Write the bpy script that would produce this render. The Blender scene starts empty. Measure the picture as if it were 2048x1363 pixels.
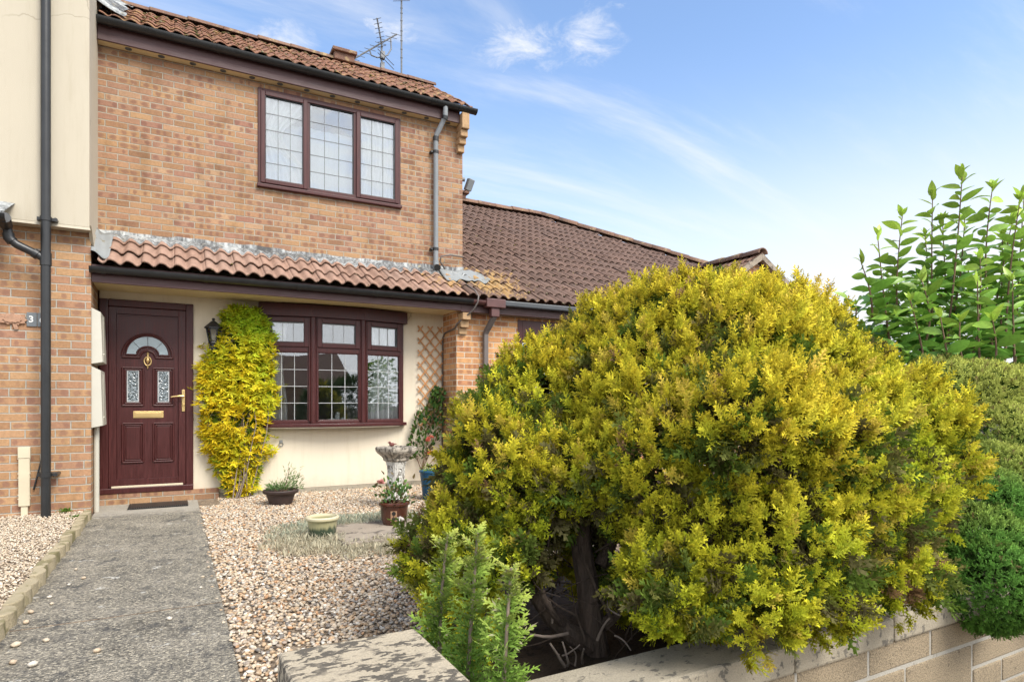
import bpy, bmesh, math, random
import numpy as np
from mathutils import Vector, Matrix
random.seed(7); rng = np.random.default_rng(11)
sc = bpy.context.scene; COL = sc.collection
PI = math.pi; R = math.radians

# ------------------------------------------------------------------ objects
def tag(o, label=None, cat=None, group=None, kind=None):
    if label: o['label'] = label
    if cat: o['category'] = cat
    if group: o['group'] = group
    if kind: o['kind'] = kind
    return o
def worigin(o):
    v = Vector((0, 0, 0))
    while o is not None:
        v = v + o.location; o = o.parent
    return v
def empty(name, loc, label, cat, group=None):
    o = bpy.data.objects.new(name, None); COL.objects.link(o)
    o.location = loc; o.empty_display_size = .1
    return tag(o, label, cat, group)
def link(name, me, mat, parent=None):
    o = bpy.data.objects.new(name, me); COL.objects.link(o)
    if mat is not None: me.materials.append(mat)
    if parent is not None:
        o.parent = parent; o.location = -worigin(parent)
    return o
def copy_tree(o, parent=None):
    c = o.copy(); COL.objects.link(c); c.parent = parent
    for ch in list(o.children): copy_tree(ch, c)
    return c

class MB:
    def __init__(s): s.v = []; s.f = []
    def add(s, vs, fs):
        n = len(s.v); s.v += [tuple(p) for p in vs]; s.f += [tuple(i + n for i in q) for q in fs]; return s
    def box(s, x0, y0, z0, x1, y1, z1):
        return s.add([(x0,y0,z0),(x1,y0,z0),(x1,y1,z0),(x0,y1,z0),(x0,y0,z1),(x1,y0,z1),(x1,y1,z1),(x0,y1,z1)],
              [(0,3,2,1),(4,5,6,7),(0,1,5,4),(1,2,6,5),(2,3,7,6),(3,0,4,7)])
    def hexa(s, p):   # eight corners, same order as box
        return s.add(p, [(0,3,2,1),(4,5,6,7),(0,1,5,4),(1,2,6,5),(2,3,7,6),(3,0,4,7)])
    def fbox(s, fr, u0, u1, z0, z1, d0, d1):   # box in a vertical frame: origin, along, outward
        (ox, oy), (ux, uy), (nx, ny) = fr
        P = lambda u, d, z: (ox + u*ux + d*nx, oy + u*uy + d*ny, z)
        return s.hexa([P(u0,d1,z0),P(u1,d1,z0),P(u1,d0,z0),P(u0,d0,z0),P(u0,d1,z1),P(u1,d1,z1),P(u1,d0,z1),P(u0,d0,z1)])
    def ring(s, fr, u0, u1, z0, z1, w, d0, d1, wb=None, wt=None):   # four sided frame
        wb = w if wb is None else wb; wt = w if wt is None else wt
        s.fbox(fr, u0, u0+w, z0, z1, d0, d1); s.fbox(fr, u1-w, u1, z0, z1, d0, d1)
        s.fbox(fr, u0+w, u1-w, z0, z0+wb, d0, d1); s.fbox(fr, u0+w, u1-w, z1-wt, z1, d0, d1); return s
    def tube(s, pts, rad, n=10, caps=True):
        pts = [Vector(p) for p in pts]; m = len(pts)
        rad = [rad]*m if not hasattr(rad, '__len__') else rad
        base = len(s.v); ref = None
        for i, p in enumerate(pts):
            d = (pts[min(i+1, m-1)] - pts[max(i-1, 0)])
            d = d.normalized() if d.length > 1e-9 else Vector((0,0,1))
            if ref is None: ref = d.orthogonal().normalized()
            else:
                ref = ref - d*ref.dot(d)
                ref = ref.normalized() if ref.length > 1e-6 else d.orthogonal().normalized()
            b = d.cross(ref)
            for k in range(n):
                a = 2*PI*k/n; q = p + (ref*math.cos(a) + b*math.sin(a))*rad[i]
                s.v.append(tuple(q))
        for i in range(m-1):
            for k in range(n):
                k2 = (k+1) % n
                s.f.append((base+i*n+k, base+i*n+k2, base+(i+1)*n+k2, base+(i+1)*n+k))
        if caps:
            s.f.append(tuple(base+k for k in reversed(range(n)))); s.f.append(tuple(base+(m-1)*n+k for k in range(n)))
        return s
    def lathe(s, prof, c, n=40, sq=None):   # prof: (radius, z); sq = corner angle makes n-gon
        base = len(s.v); off = sq or 0
        for r, z in prof:
            for k in range(n):
                a = 2*PI*k/n + off; s.v.append((c[0]+r*math.cos(a), c[1]+r*math.sin(a), c[2]+z))
        for i in range(len(prof)-1):
            for k in range(n):
                k2 = (k+1) % n; s.f.append((base+i*n+k, base+i*n+k2, base+(i+1)*n+k2, base+(i+1)*n+k))
        s.f.append(tuple(base+k for k in reversed(range(n)))); s.f.append(tuple(base+(len(prof)-1)*n+k for k in range(n)))
        return s
    def extrude(s, poly, a, b):   # poly: list of 3-D points at a-offset vector a, to offset b
        n = len(poly); a = Vector(a); b = Vector(b); P = [Vector(p) for p in poly]
        base = len(s.v); s.v += [tuple(p+a) for p in P] + [tuple(p+b) for p in P]
        s.f.append(tuple(base+k for k in range(n))); s.f.append(tuple(base+n+k for k in reversed(range(n))))
        for k in range(n):
            k2 = (k+1) % n; s.f.append((base+k2, base+k, base+n+k, base+n+k2))
        return s
    def build(s, name, mat, parent=None, bevel=0, smooth=False, seg=2, recalc=True):
        me = bpy.data.meshes.new(name); me.from_pydata(s.v, [], s.f)
        if recalc:
            bm = bmesh.new(); bm.from_mesh(me); bmesh.ops.recalc_face_normals(bm, faces=bm.faces); bm.to_mesh(me); bm.free()
        o = link(name, me, mat, parent)
        if smooth:
            me.polygons.foreach_set('use_smooth', [True]*len(me.polygons))
            if smooth == 'auto': me.set_sharp_from_angle(angle=R(35))
        if bevel:
            m = o.modifiers.new('bevel', 'BEVEL'); m.width = bevel; m.segments = seg; m.limit_method = 'ANGLE'; m.angle_limit = R(40)
            m.harden_normals = False
        return o
def fr_x(x, y): return ((x, y), (1, 0), (0, -1))     # facade frame: along +X, outward -Y

def np_mesh(name, V, F, mat, parent=None, col=None, smooth=False, nrm=None):
    V = np.ascontiguousarray(V, dtype=np.float32).reshape(-1, 3); F = np.ascontiguousarray(F, dtype=np.int32)
    me = bpy.data.meshes.new(name); m, k = F.shape
    me.vertices.add(len(V)); me.vertices.foreach_set('co', V.ravel())
    me.loops.add(m*k); me.loops.foreach_set('vertex_index', F.ravel())
    me.polygons.add(m); me.polygons.foreach_set('loop_start', np.arange(0, m*k, k, dtype=np.int32))
    me.polygons.foreach_set('loop_total', np.full(m, k, dtype=np.int32))
    if smooth: me.polygons.foreach_set('use_smooth', np.ones(m, dtype=bool))
    me.update(calc_edges=True)
    if col is not None:
        a = me.color_attributes.new('col', 'FLOAT_COLOR', 'POINT')
        c = np.ones((len(V), 4), dtype=np.float32); c[:, :3] = col; a.data.foreach_set('color', c.ravel())
    if nrm is not None:
        a = me.attributes.new('nrm', 'FLOAT_VECTOR', 'POINT'); a.data.foreach_set('vector', np.ascontiguousarray(nrm, dtype=np.float32).ravel())
    return link(name, me, mat, parent)
def basis(d, roll):
    d = d/np.linalg.norm(d, axis=1, keepdims=True)
    h = np.where(np.abs(d[:, 2:3]) < .95, np.array([[0, 0, 1.]]), np.array([[1., 0, 0]]))
    x = np.cross(h, d); x /= np.linalg.norm(x, axis=1, keepdims=True); y = np.cross(d, x)
    c, s_ = np.cos(roll)[:, None], np.sin(roll)[:, None]
    return np.stack([x*c + y*s_, y*c - x*s_, d], axis=2)        # columns: local x, y, z
def instance(T, F, M, t, sc_):
    V = np.einsum('pij,vj->pvi', M*np.asarray(sc_)[:, None, None], T) + t[:, None, :]
    P, nv = V.shape[:2]
    return V.reshape(-1, 3), (F[None] + (np.arange(P)*nv)[:, None, None]).reshape(-1, F.shape[1])
class Pool:      # collects instanced pieces into one mesh
    def __init__(s): s.V = []; s.F = []; s.C = []; s.N = []; s.n = 0
    def add(s, V, F, C, N=None):
        s.V.append(V); s.F.append(F + s.n); s.C.append(C); s.n += len(V); s.N.append(np.zeros_like(V) if N is None else N)
    def build(s, name, mat, parent=None, smooth=False):
        return np_mesh(name, np.concatenate(s.V), np.concatenate(s.F), mat, parent, np.concatenate(s.C), smooth, np.concatenate(s.N))

# ------------------------------------------------------------------ materials
class NT:
    def __init__(s, name):
        s.m = bpy.data.materials.new(name); s.m.use_nodes = True; s.t = s.m.node_tree; s.t.nodes.clear()
        s.out = s.t.nodes.new('ShaderNodeOutputMaterial')
    def n(s, ty, ins=None, **pr):
        nd = s.t.nodes.new('ShaderNode' + ty)
        for k, v in pr.items(): setattr(nd, k, v)
        for k, v in (ins or {}).items(): s.set(nd.inputs[k], v)
        return nd
    def set(s, sock, v):
        if isinstance(v, bpy.types.NodeSocket): s.t.links.new(v, sock)
        elif v is not None:
            if hasattr(sock.default_value, '__len__') and not hasattr(v, '__len__'): v = (v,)*len(sock.default_value)
            if hasattr(sock.default_value, '__len__') and len(sock.default_value) == 4 and len(v) == 3: v = (*v, 1)
            sock.default_value = v
    def m_(s, op, a, b=None, c=None, clamp=False):
        nd = s.n('Math', operation=op, use_clamp=clamp)
        for i, v in enumerate((a, b, c)):
            if v is not None: s.set(nd.inputs[i], v)
        return nd.outputs[0]
    def vm(s, op, a, b):
        nd = s.n('VectorMath', operation=op); s.set(nd.inputs[0], a); s.set(nd.inputs[1], b); return nd.outputs[0]
    def pos(s): return s.n('NewGeometry').outputs['Position']
    def noise(s, vec, scale, detail=4, rough=.55, dist=0, out=0):
        return s.n('TexNoise', {'Vector': vec, 'Scale': scale, 'Detail': detail, 'Roughness': rough, 'Distortion': dist}).outputs[out]
    def step(s, v, a, b, lo=0, hi=1):
        nd = s.n('MapRange', {0: v, 1: a, 2: b, 3: lo, 4: hi}, interpolation_type='SMOOTHSTEP'); return nd.outputs[0]
    def ramp(s, f, stops, interp='LINEAR'):
        nd = s.n('ValToRGB', {0: f}); e = nd.color_ramp.elements; nd.color_ramp.interpolation = interp
        while len(e) < len(stops): e.new(.5)
        for el, (p, c) in zip(e, stops): el.position = p; el.color = (*c, 1) if len(c) == 3 else c
        return nd.outputs[0]
    def mix(s, f, a, b, blend='MIX'):
        nd = s.n('Mix', data_type='RGBA', blend_type=blend)
        s.set(nd.inputs[0], f); s.set(nd.inputs[6], a); s.set(nd.inputs[7], b); return nd.outputs[2]
    def scale(s, vec, v): return s.vm('MULTIPLY', vec, v)
    def sep(s, vec): return s.n('SeparateXYZ', {0: vec}).outputs
    def comb(s, x, y, z): return s.n('CombineXYZ', {0: x, 1: y, 2: z}).outputs[0]
    def bump(s, h, dist, strength=1, normal=None):
        return s.n('Bump', {'Height': h, 'Distance': dist, 'Strength': strength, 'Normal': normal}).outputs[0]
    def pbr(s, col, rough=.6, normal=None, spec=.5, metal=0, coat=0):
        b = s.n('BsdfPrincipled', {'Base Color': col, 'Roughness': rough, 'Metallic': metal, 'Specular IOR Level': spec, 'Coat Weight': coat})
        if normal is not None: s.set(b.inputs['Normal'], normal)
        s.t.links.new(b.outputs[0], s.out.inputs[0]); return s.m

def brick(name, L, H, tones, kiss, mortar, off=(0, 0), stain=0.0, dim=(1, 1, 1)):
    k = NT(name); g = k.n('NewGeometry'); p = k.sep(g.outputs['Position']); nx = k.m_('ABSOLUTE', k.sep(g.outputs['Normal'])[0])
    side = k.m_('GREATER_THAN', nx, .6)
    wob = k.m_('MULTIPLY', k.m_('SUBTRACT', k.noise(g.outputs['Position'], 7, 3), .5), .010)
    u = k.m_('ADD', k.m_('ADD', k.m_('MULTIPLY', p[1], side), k.m_('MULTIPLY', p[0], k.m_('SUBTRACT', 1, side))), off[0])
    v = k.m_('ADD', k.m_('ADD', p[2], off[1]), wob); u = k.m_('ADD', u, k.m_('MULTIPLY', wob, .7))
    rv = k.m_('DIVIDE', v, H); row = k.m_('FLOOR', rv); fv = k.m_('SUBTRACT', rv, row)
    uu = k.m_('ADD', k.m_('DIVIDE', u, L), k.m_('MULTIPLY', k.m_('FLOORED_MODULO', row, 2), .5))
    jit = k.n('TexWhiteNoise', {'W': row}, noise_dimensions='1D').outputs[0]
    uu = k.m_('ADD', uu, k.m_('MULTIPLY', jit, .09))
    ci = k.m_('FLOOR', uu); fu = k.m_('SUBTRACT', uu, ci)
    du = k.m_('MULTIPLY', k.m_('MINIMUM', fu, k.m_('SUBTRACT', 1, fu)), L)
    dv = k.m_('MULTIPLY', k.m_('MINIMUM', fv, k.m_('SUBTRACT', 1, fv)), H)
    edge = k.m_('MULTIPLY', k.m_('SUBTRACT', k.noise(g.outputs['Position'], 60, 3), .5), .006)
    d = k.m_('ADD', k.m_('MINIMUM', du, dv), edge)
    mask = k.step(d, .0035, .0068)
    wn = k.n('TexWhiteNoise', {'Vector': k.comb(ci, row, 3.3)}, noise_dimensions='3D'); r1 = wn.outputs[0]; rc = k.sep(wn.outputs[1])
    base = k.ramp(r1, tones)
    fine = k.noise(g.outputs['Position'], 45, 5, .65)
    base = k.mix(.55, base, k.ramp(fine, [(.3, (.65, .65, .65)), (.72, (1.25, 1.22, 1.2))]), 'MULTIPLY')
    # kiln marks: one or two dark rounded patches on some of the bricks
    c1 = k.m_('ADD', .2, k.m_('MULTIPLY', rc[0], .28)); a = k.m_('ABSOLUTE', k.m_('SUBTRACT', k.m_('ABSOLUTE', k.m_('SUBTRACT', fu, .5)), k.m_('MULTIPLY', c1, .75)))
    q = k.m_('SQRT', k.m_('ADD', k.m_('POWER', k.m_('DIVIDE', a, k.m_('ADD', .08, k.m_('MULTIPLY', rc[1], .16))), 2), k.m_('POWER', k.m_('DIVIDE', k.m_('SUBTRACT', fv, .5), .42), 2)))
    q = k.m_('ADD', q, k.m_('MULTIPLY', k.m_('SUBTRACT', k.noise(g.outputs['Position'], 38, 3), .5), 1.1))
    km = k.m_('MULTIPLY', k.step(q, 1.15, .45), k.m_('MULTIPLY', k.step(rc[2], .35, .6), .62))
    base = k.mix(km, base, kiss)
    big = k.noise(g.outputs['Position'], 1.3, 3)
    base = k.mix(.35, base, k.ramp(big, [(.3, (.72, .7, .68)), (.7, (1.18, 1.16, 1.1))]), 'MULTIPLY')
    mc = k.mix(k.noise(g.outputs['Position'], 9, 4), k.scale(mortar if isinstance(mortar, bpy.types.NodeSocket) else k.comb(*mortar), (.62, .62, .62)), k.comb(*[1.15*c for c in mortar]))
    base = k.scale(base, dim); col = k.mix(mask, mc, base)
    eff = k.m_('MULTIPLY', k.step(k.noise(g.outputs['Position'], 16, 5, .7), .66, .74), .55)
    col = k.mix(eff, col, (.62, .58, .52))
    if stain:
        st = k.m_('MULTIPLY', k.step(k.noise(k.scale(g.outputs['Position'], (2.2, 2.2, .9)), 2.2, 4), .5, .75), stain)
        col = k.mix(st, col, k.mix(1, col, (.55, .53, .45), 'MULTIPLY'))
    h = k.m_('ADD', k.m_('MULTIPLY', mask, 1), k.m_('MULTIPLY', fine, .35))
    return k.pbr(col, .9, k.bump(h, .006, .9), .25)
def plain(name, col, rough=.5, var=.15, scale=8, bump=0, bscale=60, spec=.5, metal=0, stretch=(1, 1, 1)):
    k = NT(name); p = k.scale(k.pos(), stretch)
    f = k.noise(p, scale, 5, .6)
    c = k.mix(1, col, k.ramp(f, [(.25, (1-var,)*3), (.75, (1+var,)*3)]), 'MULTIPLY')
    rr = k.step(k.noise(p, scale*2.3, 3), .2, .8, rough*.85, min(1, rough*1.2))
    return k.pbr(c, rr, k.bump(k.noise(p, bscale, 4, .6), bump) if bump else None, spec, metal)
def leafmat(name, trans=.3, rough=.5, spec=.3, col=None, soft=2.6):
    k = NT(name)
    c = k.n('VertexColor', layer_name='col').outputs[0] if col is None else k.comb(*col)
    c = k.mix(.5, c, k.ramp(k.noise(k.pos(), 55, 2), [(.3, (.7, .7, .7)), (.7, (1.25, 1.25, 1.25))]), 'MULTIPLY')
    # leaves of one spray share the light of the surface they grow from
    at_ = k.n('Attribute', attribute_name='nrm').outputs['Vector']; nn = k.n('VectorMath', {0: k.vm('ADD', k.scale(at_, (soft,)*3), k.n('NewGeometry').outputs['Normal'])}, operation='NORMALIZE').outputs[0]
    b = k.n('BsdfPrincipled', {'Base Color': c, 'Roughness': rough, 'Specular IOR Level': spec, 'Normal': nn})
    t = k.n('BsdfTranslucent', {'Color': c}); mx = k.n('MixShader', {0: trans, 1: b.outputs[0], 2: t.outputs[0]})
    k.t.links.new(mx.outputs[0], k.out.inputs[0]); return k.m
def colmat(name, rough=.8, spec=.3, bump=.002, bscale=200):
    k = NT(name); c = k.n('VertexColor', layer_name='col').outputs[0]
    f = k.noise(k.pos(), bscale*.5, 4); c = k.mix(.6, c, k.ramp(f, [(.3, (.65, .65, .65)), (.7, (1.25, 1.25, 1.25))]), 'MULTIPLY')
    return k.pbr(c, rough, k.bump(k.noise(k.pos(), bscale, 3), bump), spec)
def blotchy(name, c1, c2, spots, thr=.6, scale=14, stretch=(1, 1, 1), bump=.004, bscale=90, rough=.9, fleck=.25):
    k = NT(name); p = k.pos(); q = k.scale(p, stretch)
    base = k.mix(k.noise(p, 5, 5, .65), c1, c2)
    sp = k.noise(p, 170, 3, .6); base = k.mix(fleck, base, k.ramp(sp, [(.32, (.35, .33, .3)), (.5, (1, 1, 1)), (.7, (1.6, 1.55, 1.45))]), 'MULTIPLY')
    m = k.step(k.noise(q, scale, 5, .62, .4), thr, thr+.05); m2 = k.step(k.noise(q, scale*.32, 3), .34, .52)
    m = k.m_('MULTIPLY', k.m_('MULTIPLY', m, m2), .85)
    col = k.mix(m, base, spots)
    h = k.m_('ADD', k.noise(p, bscale, 5, .7), k.m_('MULTIPLY', m, .3))
    return k.pbr(col, rough, k.bump(h, bump), .3)
def tile_mat(name, tones, lich, lthr, dirt=.5, patch=None):
    k = NT(name); p = k.pos(); c = k.n('VertexColor', layer_name='col').outputs[0]; r = k.sep(c)[0]
    base = k.ramp(r, tones)
    base = k.mix(.6, base, k.ramp(k.noise(p, 30, 5, .7), [(.3, (.55, .55, .55)), (.72, (1.35, 1.3, 1.25))]), 'MULTIPLY')
    base = k.mix(k.m_('MULTIPLY', k.step(k.noise(p, 4.5, 5, .65), .45, .7), dirt), base, (.055, .045, .04))
    lm = k.m_('ADD', k.noise(p, 9, 6, .72), k.m_('MULTIPLY', k.m_('SUBTRACT', k.noise(p, 1.1, 2), .5), .35))
    if patch:
        dx = k.n('VectorMath', {0: p, 1: patch[0]}, operation='DISTANCE').outputs['Value']
        lm = k.m_('ADD', lm, k.step(dx, patch[1], .1, 0, patch[2]))
    l = k.m_('MULTIPLY', k.step(lm, lthr, lthr+.12), .85)
    base = k.mix(l, base, k.mix(k.noise(p, 25, 3), lich, (.36, .3, .18)))
    wl = k.m_('MULTIPLY', k.step(k.noise(k.vm('ADD', p, (5, 2, 9)), 34, 4, .6), .68, .74), .7)
    base = k.mix(wl, base, (.42, .4, .36))
    return k.pbr(base, .92, k.bump(k.noise(p, 120, 5, .7), .004), .2)

M = {}
M['brick'] = brick('buff_brick', .2145, .0712, [(0, (.29, .17, .098)), (.18, (.375, .228, .122)), (.4, (.425, .27, .145)), (.55, (.345, .205, .135)), (.7, (.395, .232, .135)), (.85, (.44, .295, .178)), (1, (.315, .17, .12))], (.19, .092, .072), (.385, .345, .28), (0, .008), .55, (.90, .87, .87))
M['brick_neighbour'] = brick('orange_brick', .2345, .0786, [(0, (.33, .19, .105)), (.3, (.42, .252, .132)), (.6, (.465, .295, .16)), (.8, (.41, .237, .137)), (1, (.36, .205, .135))], (.23, .12, .09), (.43, .40, .34), (.06, .012), .3, (.92, .90, .90))
M['brick_bungalow'] = brick('light_brick', .222, .0745, [(0, (.38, .18, .085)), (.4, (.55, .29, .13)), (.7, (.60, .34, .16)), (1, (.46, .21, .11))], (.24, .10, .065), (.58, .53, .44), (.03, .0), .2)
def stucco(name, c, dark, warm=.4):
    k = NT(name); p = k.pos()
    col = k.mix(k.noise(p, 1.7, 4), c, [x*.93 for x in c])
    s1 = k.m_('MULTIPLY', k.step(k.noise(k.scale(p, (5, 5, .5)), 3, 6, .7), .46, .74), warm); col = k.mix(s1, col, dark)
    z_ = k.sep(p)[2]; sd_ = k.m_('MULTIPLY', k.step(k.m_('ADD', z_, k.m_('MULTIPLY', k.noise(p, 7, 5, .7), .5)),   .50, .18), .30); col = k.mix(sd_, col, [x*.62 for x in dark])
    ck = k.n('TexVoronoi', {'Vector': k.vm('ADD', k.scale(p, (1, 1, 1.6)), k.scale(k.n('TexNoise', {'Vector': p, 'Scale': 2.5, 'Detail': 4}).outputs[1], (.5, .5, .5))), 'Scale': .55}, feature='DISTANCE_TO_EDGE').outputs[0]; col = k.mix(k.m_('MULTIPLY', k.m_('MULTIPLY', k.step(ck, .006, .002), k.step(k.noise(p, 1.1, 3), .5, .6)), .45), col, (.22, .19, .14))
    sp = k.m_('MULTIPLY', k.step(k.noise(p, 60, 2), .74, .78), .35); col = k.mix(sp, col, (.3, .25, .18))
    return k.pbr(col, .88, k.bump(k.noise(p, 150, 4, .7), .0025), .3)
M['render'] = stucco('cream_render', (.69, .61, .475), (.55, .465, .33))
M['render_neighbour'] = stucco('pale_render', (.485, .435, .34), (.40, .35, .26), .5)
M['soffit'] = plain('cream_board', (.66, .53, .30), .6, .06, 3)
def rosewood(name, c, rough=.35):
    k = NT(name); p = k.pos(); g = k.noise(k.scale(p, (55, 55, 2.2)), 2.2, 5, .6, .3)
    col = k.mix(1, c, k.ramp(g, [(.3, (.62, .6, .6)), (.55, (1, 1, 1)), (.75, (1.5, 1.35, 1.3))]), 'MULTIPLY')
    return k.pbr(col, k.step(g, .3, .7, rough*.9, rough*1.4), k.bump(g, .0006), .38)
M['rosewood'] = rosewood('rosewood_plastic', (.058, .0125, .0115))
M['fascia'] = plain('rosewood_board', (.066, .027, .026), .5, .2, 6, .0008, 40, stretch=(.4, 4, 4))
M['gutter'] = plain('black_plastic', (.016, .017, .018), .38, .35, 5, .0008, 30)
M['grey_pipe'] = plain('faded_grey_plastic', (.20, .215, .225), .5, .2, 6, .0006, 40, stretch=(1, 1, .3))
M['dark_pipe'] = plain('dark_grey_plastic', (.045, .05, .055), .42, .2, 5, .0006, 40, stretch=(1, 1, .3))
M['brown_pipe'] = plain('brown_grey_plastic', (.12, .10, .09), .5, .2, 6)
M['maroon'] = plain('maroon_plastic', (.09, .035, .032), .5, .2, 8)
M['meter'] = plain('cream_plastic', (.47, .45, .38), .45, .06, 4)
M['duct'] = plain('buff_plastic', (.56, .49, .35), .5, .08, 5)
M['brass'] = plain('polished_brass', (.70, .50, .22), .32, .05, 6, metal=.75)
M['black_metal'] = plain('black_iron', (.018, .018, .018), .4, .3, 20)
M['steel'] = plain('dull_steel', (.33, .33, .32), .5, .2, 25, metal=.6)
M['alu'] = plain('weathered_aluminium', (.16, .165, .17), .55, .25, 25, metal=.3)
def lead():
    k = NT('old_lead'); p = k.pos()
    st = k.noise(k.scale(p, (14, 14, 1.6)), 2.4, 5, .7); big = k.noise(p, 2.6, 4)
    f = k.m_('ADD', st, k.m_('MULTIPLY', k.m_('SUBTRACT', big, .5), .9))
    col = k.ramp(f, [(.33, (.06, .06, .06)), (.47, (.16, .165, .165)), (.60, (.32, .335, .33)), (.80, (.48, .49, .47))])
    col = k.mix(k.m_('MULTIPLY', k.step(k.noise(p, 11, 4), .62, .72), .5), col, (.36, .30, .16))
    return k.pbr(col, .6, k.bump(k.noise(p, 18, 4), .008), .4)
M['lead'] = lead()
M['tile_lower'] = tile_mat('pink_brown_tile', [(0, (.285, .18, .135)), (.5, (.35, .225, .17)), (1, (.31, .21, .165))], (.46, .22, .035), .70, .28, ((3.4, 7.7, 2.7), 1.5, .24))
M['tile_upper'] = tile_mat('lichened_brown_tile', [(0, (.20, .10, .065)), (.5, (.28, .145, .095)), (1, (.235, .125, .085))], (.42, .215, .045), .545, .5)
M['tile_bungalow'] = tile_mat('dark_brown_tile', [(0, (.15, .098, .078)), (.5, (.195, .128, .102)), (1, (.165, .112, .092))], (.48, .235, .04), .74, .3, ((3.95, 7.85, 2.8), 1.15, .36))
M['ridge'] = tile_mat('ridge_tile', [(0, (.17, .10, .075)), (1, (.22, .135, .095))], (.34, .22, .1), .54, .55)
def glassmat(name, tint, base):
    k = NT(name); f = k.n('Fresnel', {'IOR': 1.52}).outputs[0]
    fac = k.m_('ADD', k.m_('MULTIPLY', f, 1.7), base, clamp=True)
    nrm = k.bump(k.noise(k.pos(), 1.6, 1), .004)
    g = k.n('BsdfGlossy', {'Color': (.95, .97, 1), 'Roughness': .015, 'Normal': nrm}); t = k.n('BsdfTransparent', {'Color': tint})
    mx = k.n('MixShader', {0: fac, 1: t.outputs[0], 2: g.outputs[0]}); k.t.links.new(mx.outputs[0], k.out.inputs[0]); return k.m
M['glass'] = glassmat('window_glass', (.95, .97, .97), .09)
M['glass_bow'] = glassmat('bow_glass', (.95, .97, .97), .06)
M['glass_lantern'] = glassmat('lantern_glass', (.85, .85, .8), .05)
def obscure():
    k = NT('textured_glass'); p = k.pos(); n = k.n('TexVoronoi', {'Vector': p, 'Scale': 55}, feature='SMOOTH_F1').outputs[0]
    c = k.mix(k.step(k.noise(p, 60, 4, .7), .42, .58), (.045, .06, .065), (.22, .26, .28))
    return k.pbr(c, .12, k.bump(n, .012), .9)
M['obscure'] = obscure()
M['fan_glass'] = plain('frosted_glass', (.30, .37, .40), .18, .25, 6, .002, 30, spec=.8)
M['leading'] = plain('lead_strip', (.42, .43, .43), .5, .1, 30)
M['leading_dark'] = plain('dark_lead_strip', (.17, .185, .19), .5, .1, 30)
def cloth(name, c):
    k = NT(name); t = k.n('BsdfTranslucent', {'Color': c}); d = k.n('BsdfDiffuse', {'Color': c}); mx = k.n('MixShader', {0: .35, 1: d.outputs[0], 2: t.outputs[0]})
    k.t.links.new(mx.outputs[0], k.out.inputs[0]); return k.m
M['curtain'] = cloth('white_curtain', (.9, .9, .88)); M['net'] = cloth('grey_net', (.80, .84, .86))
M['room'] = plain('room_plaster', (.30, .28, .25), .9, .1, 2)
M['concrete_path'] = None
def path_mat():
    k = NT('weathered_concrete'); p = k.pos()
    base = k.ramp(k.noise(p, 2.4, 6, .7), [(.28, (.092, .083, .066)), (.5, (.185, .168, .134)), (.74, (.33, .295, .235))])
    agg = k.n('TexVoronoi', {'Vector': p, 'Scale': 105}); ac = k.sep(agg.outputs[1])
    base = k.mix(k.m_('MULTIPLY', k.step(ac[0], .25, .95), .72), base, k.mix(ac[1], (.37, .325, .25), (.60, .53, .40)))
    base = k.mix(k.m_('MULTIPLY', k.step(ac[2], .62, .7), .45), base, (.05, .05, .05))
    dk = k.m_('MULTIPLY', k.step(k.noise(k.scale(p, (1, .7, 1)), 9, 8, .78), .50, .61), k.m_('MULTIPLY', k.step(k.noise(p, 2.6, 3), .35, .6), .85)); base = k.mix(dk, base, (.06, .06, .06))
    wl = k.step(k.noise(p, 6.5, 6, .7, .5), .61, .67); wl = k.m_('MULTIPLY', wl, k.step(k.noise(p, 60, 3), .35, .55)); base = k.mix(k.m_('MULTIPLY', wl, .8), base, (.58, .56, .50))
    yl = k.sep(p)[1]; fresh = k.step(k.m_('ADD', yl, k.m_('MULTIPLY', k.noise(p, 6, 4), .4)), 7.25, 7.65)
    base = k.mix(k.m_('MULTIPLY', fresh, .8), base, k.mix(k.noise(p, 12, 4), (.34, .31, .26), (.48, .44, .37)))
    return k.pbr(base, .92, k.bump(k.m_('ADD', k.m_('MULTIPLY', agg.outputs[0], -1.3), k.noise(p, 25, 5, .7)), .007), .25)
M['concrete_path'] = path_mat()
M['soil'] = blotchy('garden_soil', (.032, .022, .015), (.06, .042, .028), (.02, .015, .011), .55, 20, bump=.02, bscale=30)
M['bed'] = blotchy('gravel_fines', (.22, .165, .11), (.36, .28, .20), (.10, .075, .055), .5, 40, bump=.012, bscale=70, fleck=.7)
M['stone'] = colmat('flint_gravel', .75, .35, .003, 120)
M['pier'] = blotchy('lichened_cast_stone', (.47, .40, .295), (.36, .305, .22), (.05, .045, .04), .485, 30, (.8, 1.3, 1), .006, 70)
M['coping'] = blotchy('cast_stone_coping', (.36, .315, .24), (.28, .245, .185), (.11, .10, .085), .575, 24, (1, 1.4, 1), .004, 80)
M['block'] = blotchy('sandy_block', (.33, .265, .18), (.25, .20, .135), (.15, .12, .085), .62, 30, bump=.006, bscale=160, fleck=.75)
M['mortar'] = blotchy('grey_mortar', (.40, .375, .325), (.32, .30, .26), (.22, .2, .17), .6, 20, bump=.004)
M['slab'] = blotchy('paving_stone', (.36, .30, .23), (.25, .21, .165), (.09, .075, .06), .52, 8)
M['edging'] = blotchy('mossy_concrete', (.40, .34, .23), (.29, .24, .15), (.17, .15, .07), .5, 10, (1, 1, .5), .006, 60)
M['bath'] = blotchy('weathered_stone', (.62, .60, .55), (.47, .455, .41), (.17, .15, .12), .53, 22, bump=.008, bscale=45)
M['bath_top'] = blotchy('lichened_stone', (.46, .41, .335), (.33, .29, .235), (.09, .08, .065), .48, 24, bump=.010, bscale=45)
M['asphalt'] = plain('asphalt', (.05, .05, .052), .9, .25, 20, .004, 120)
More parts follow.
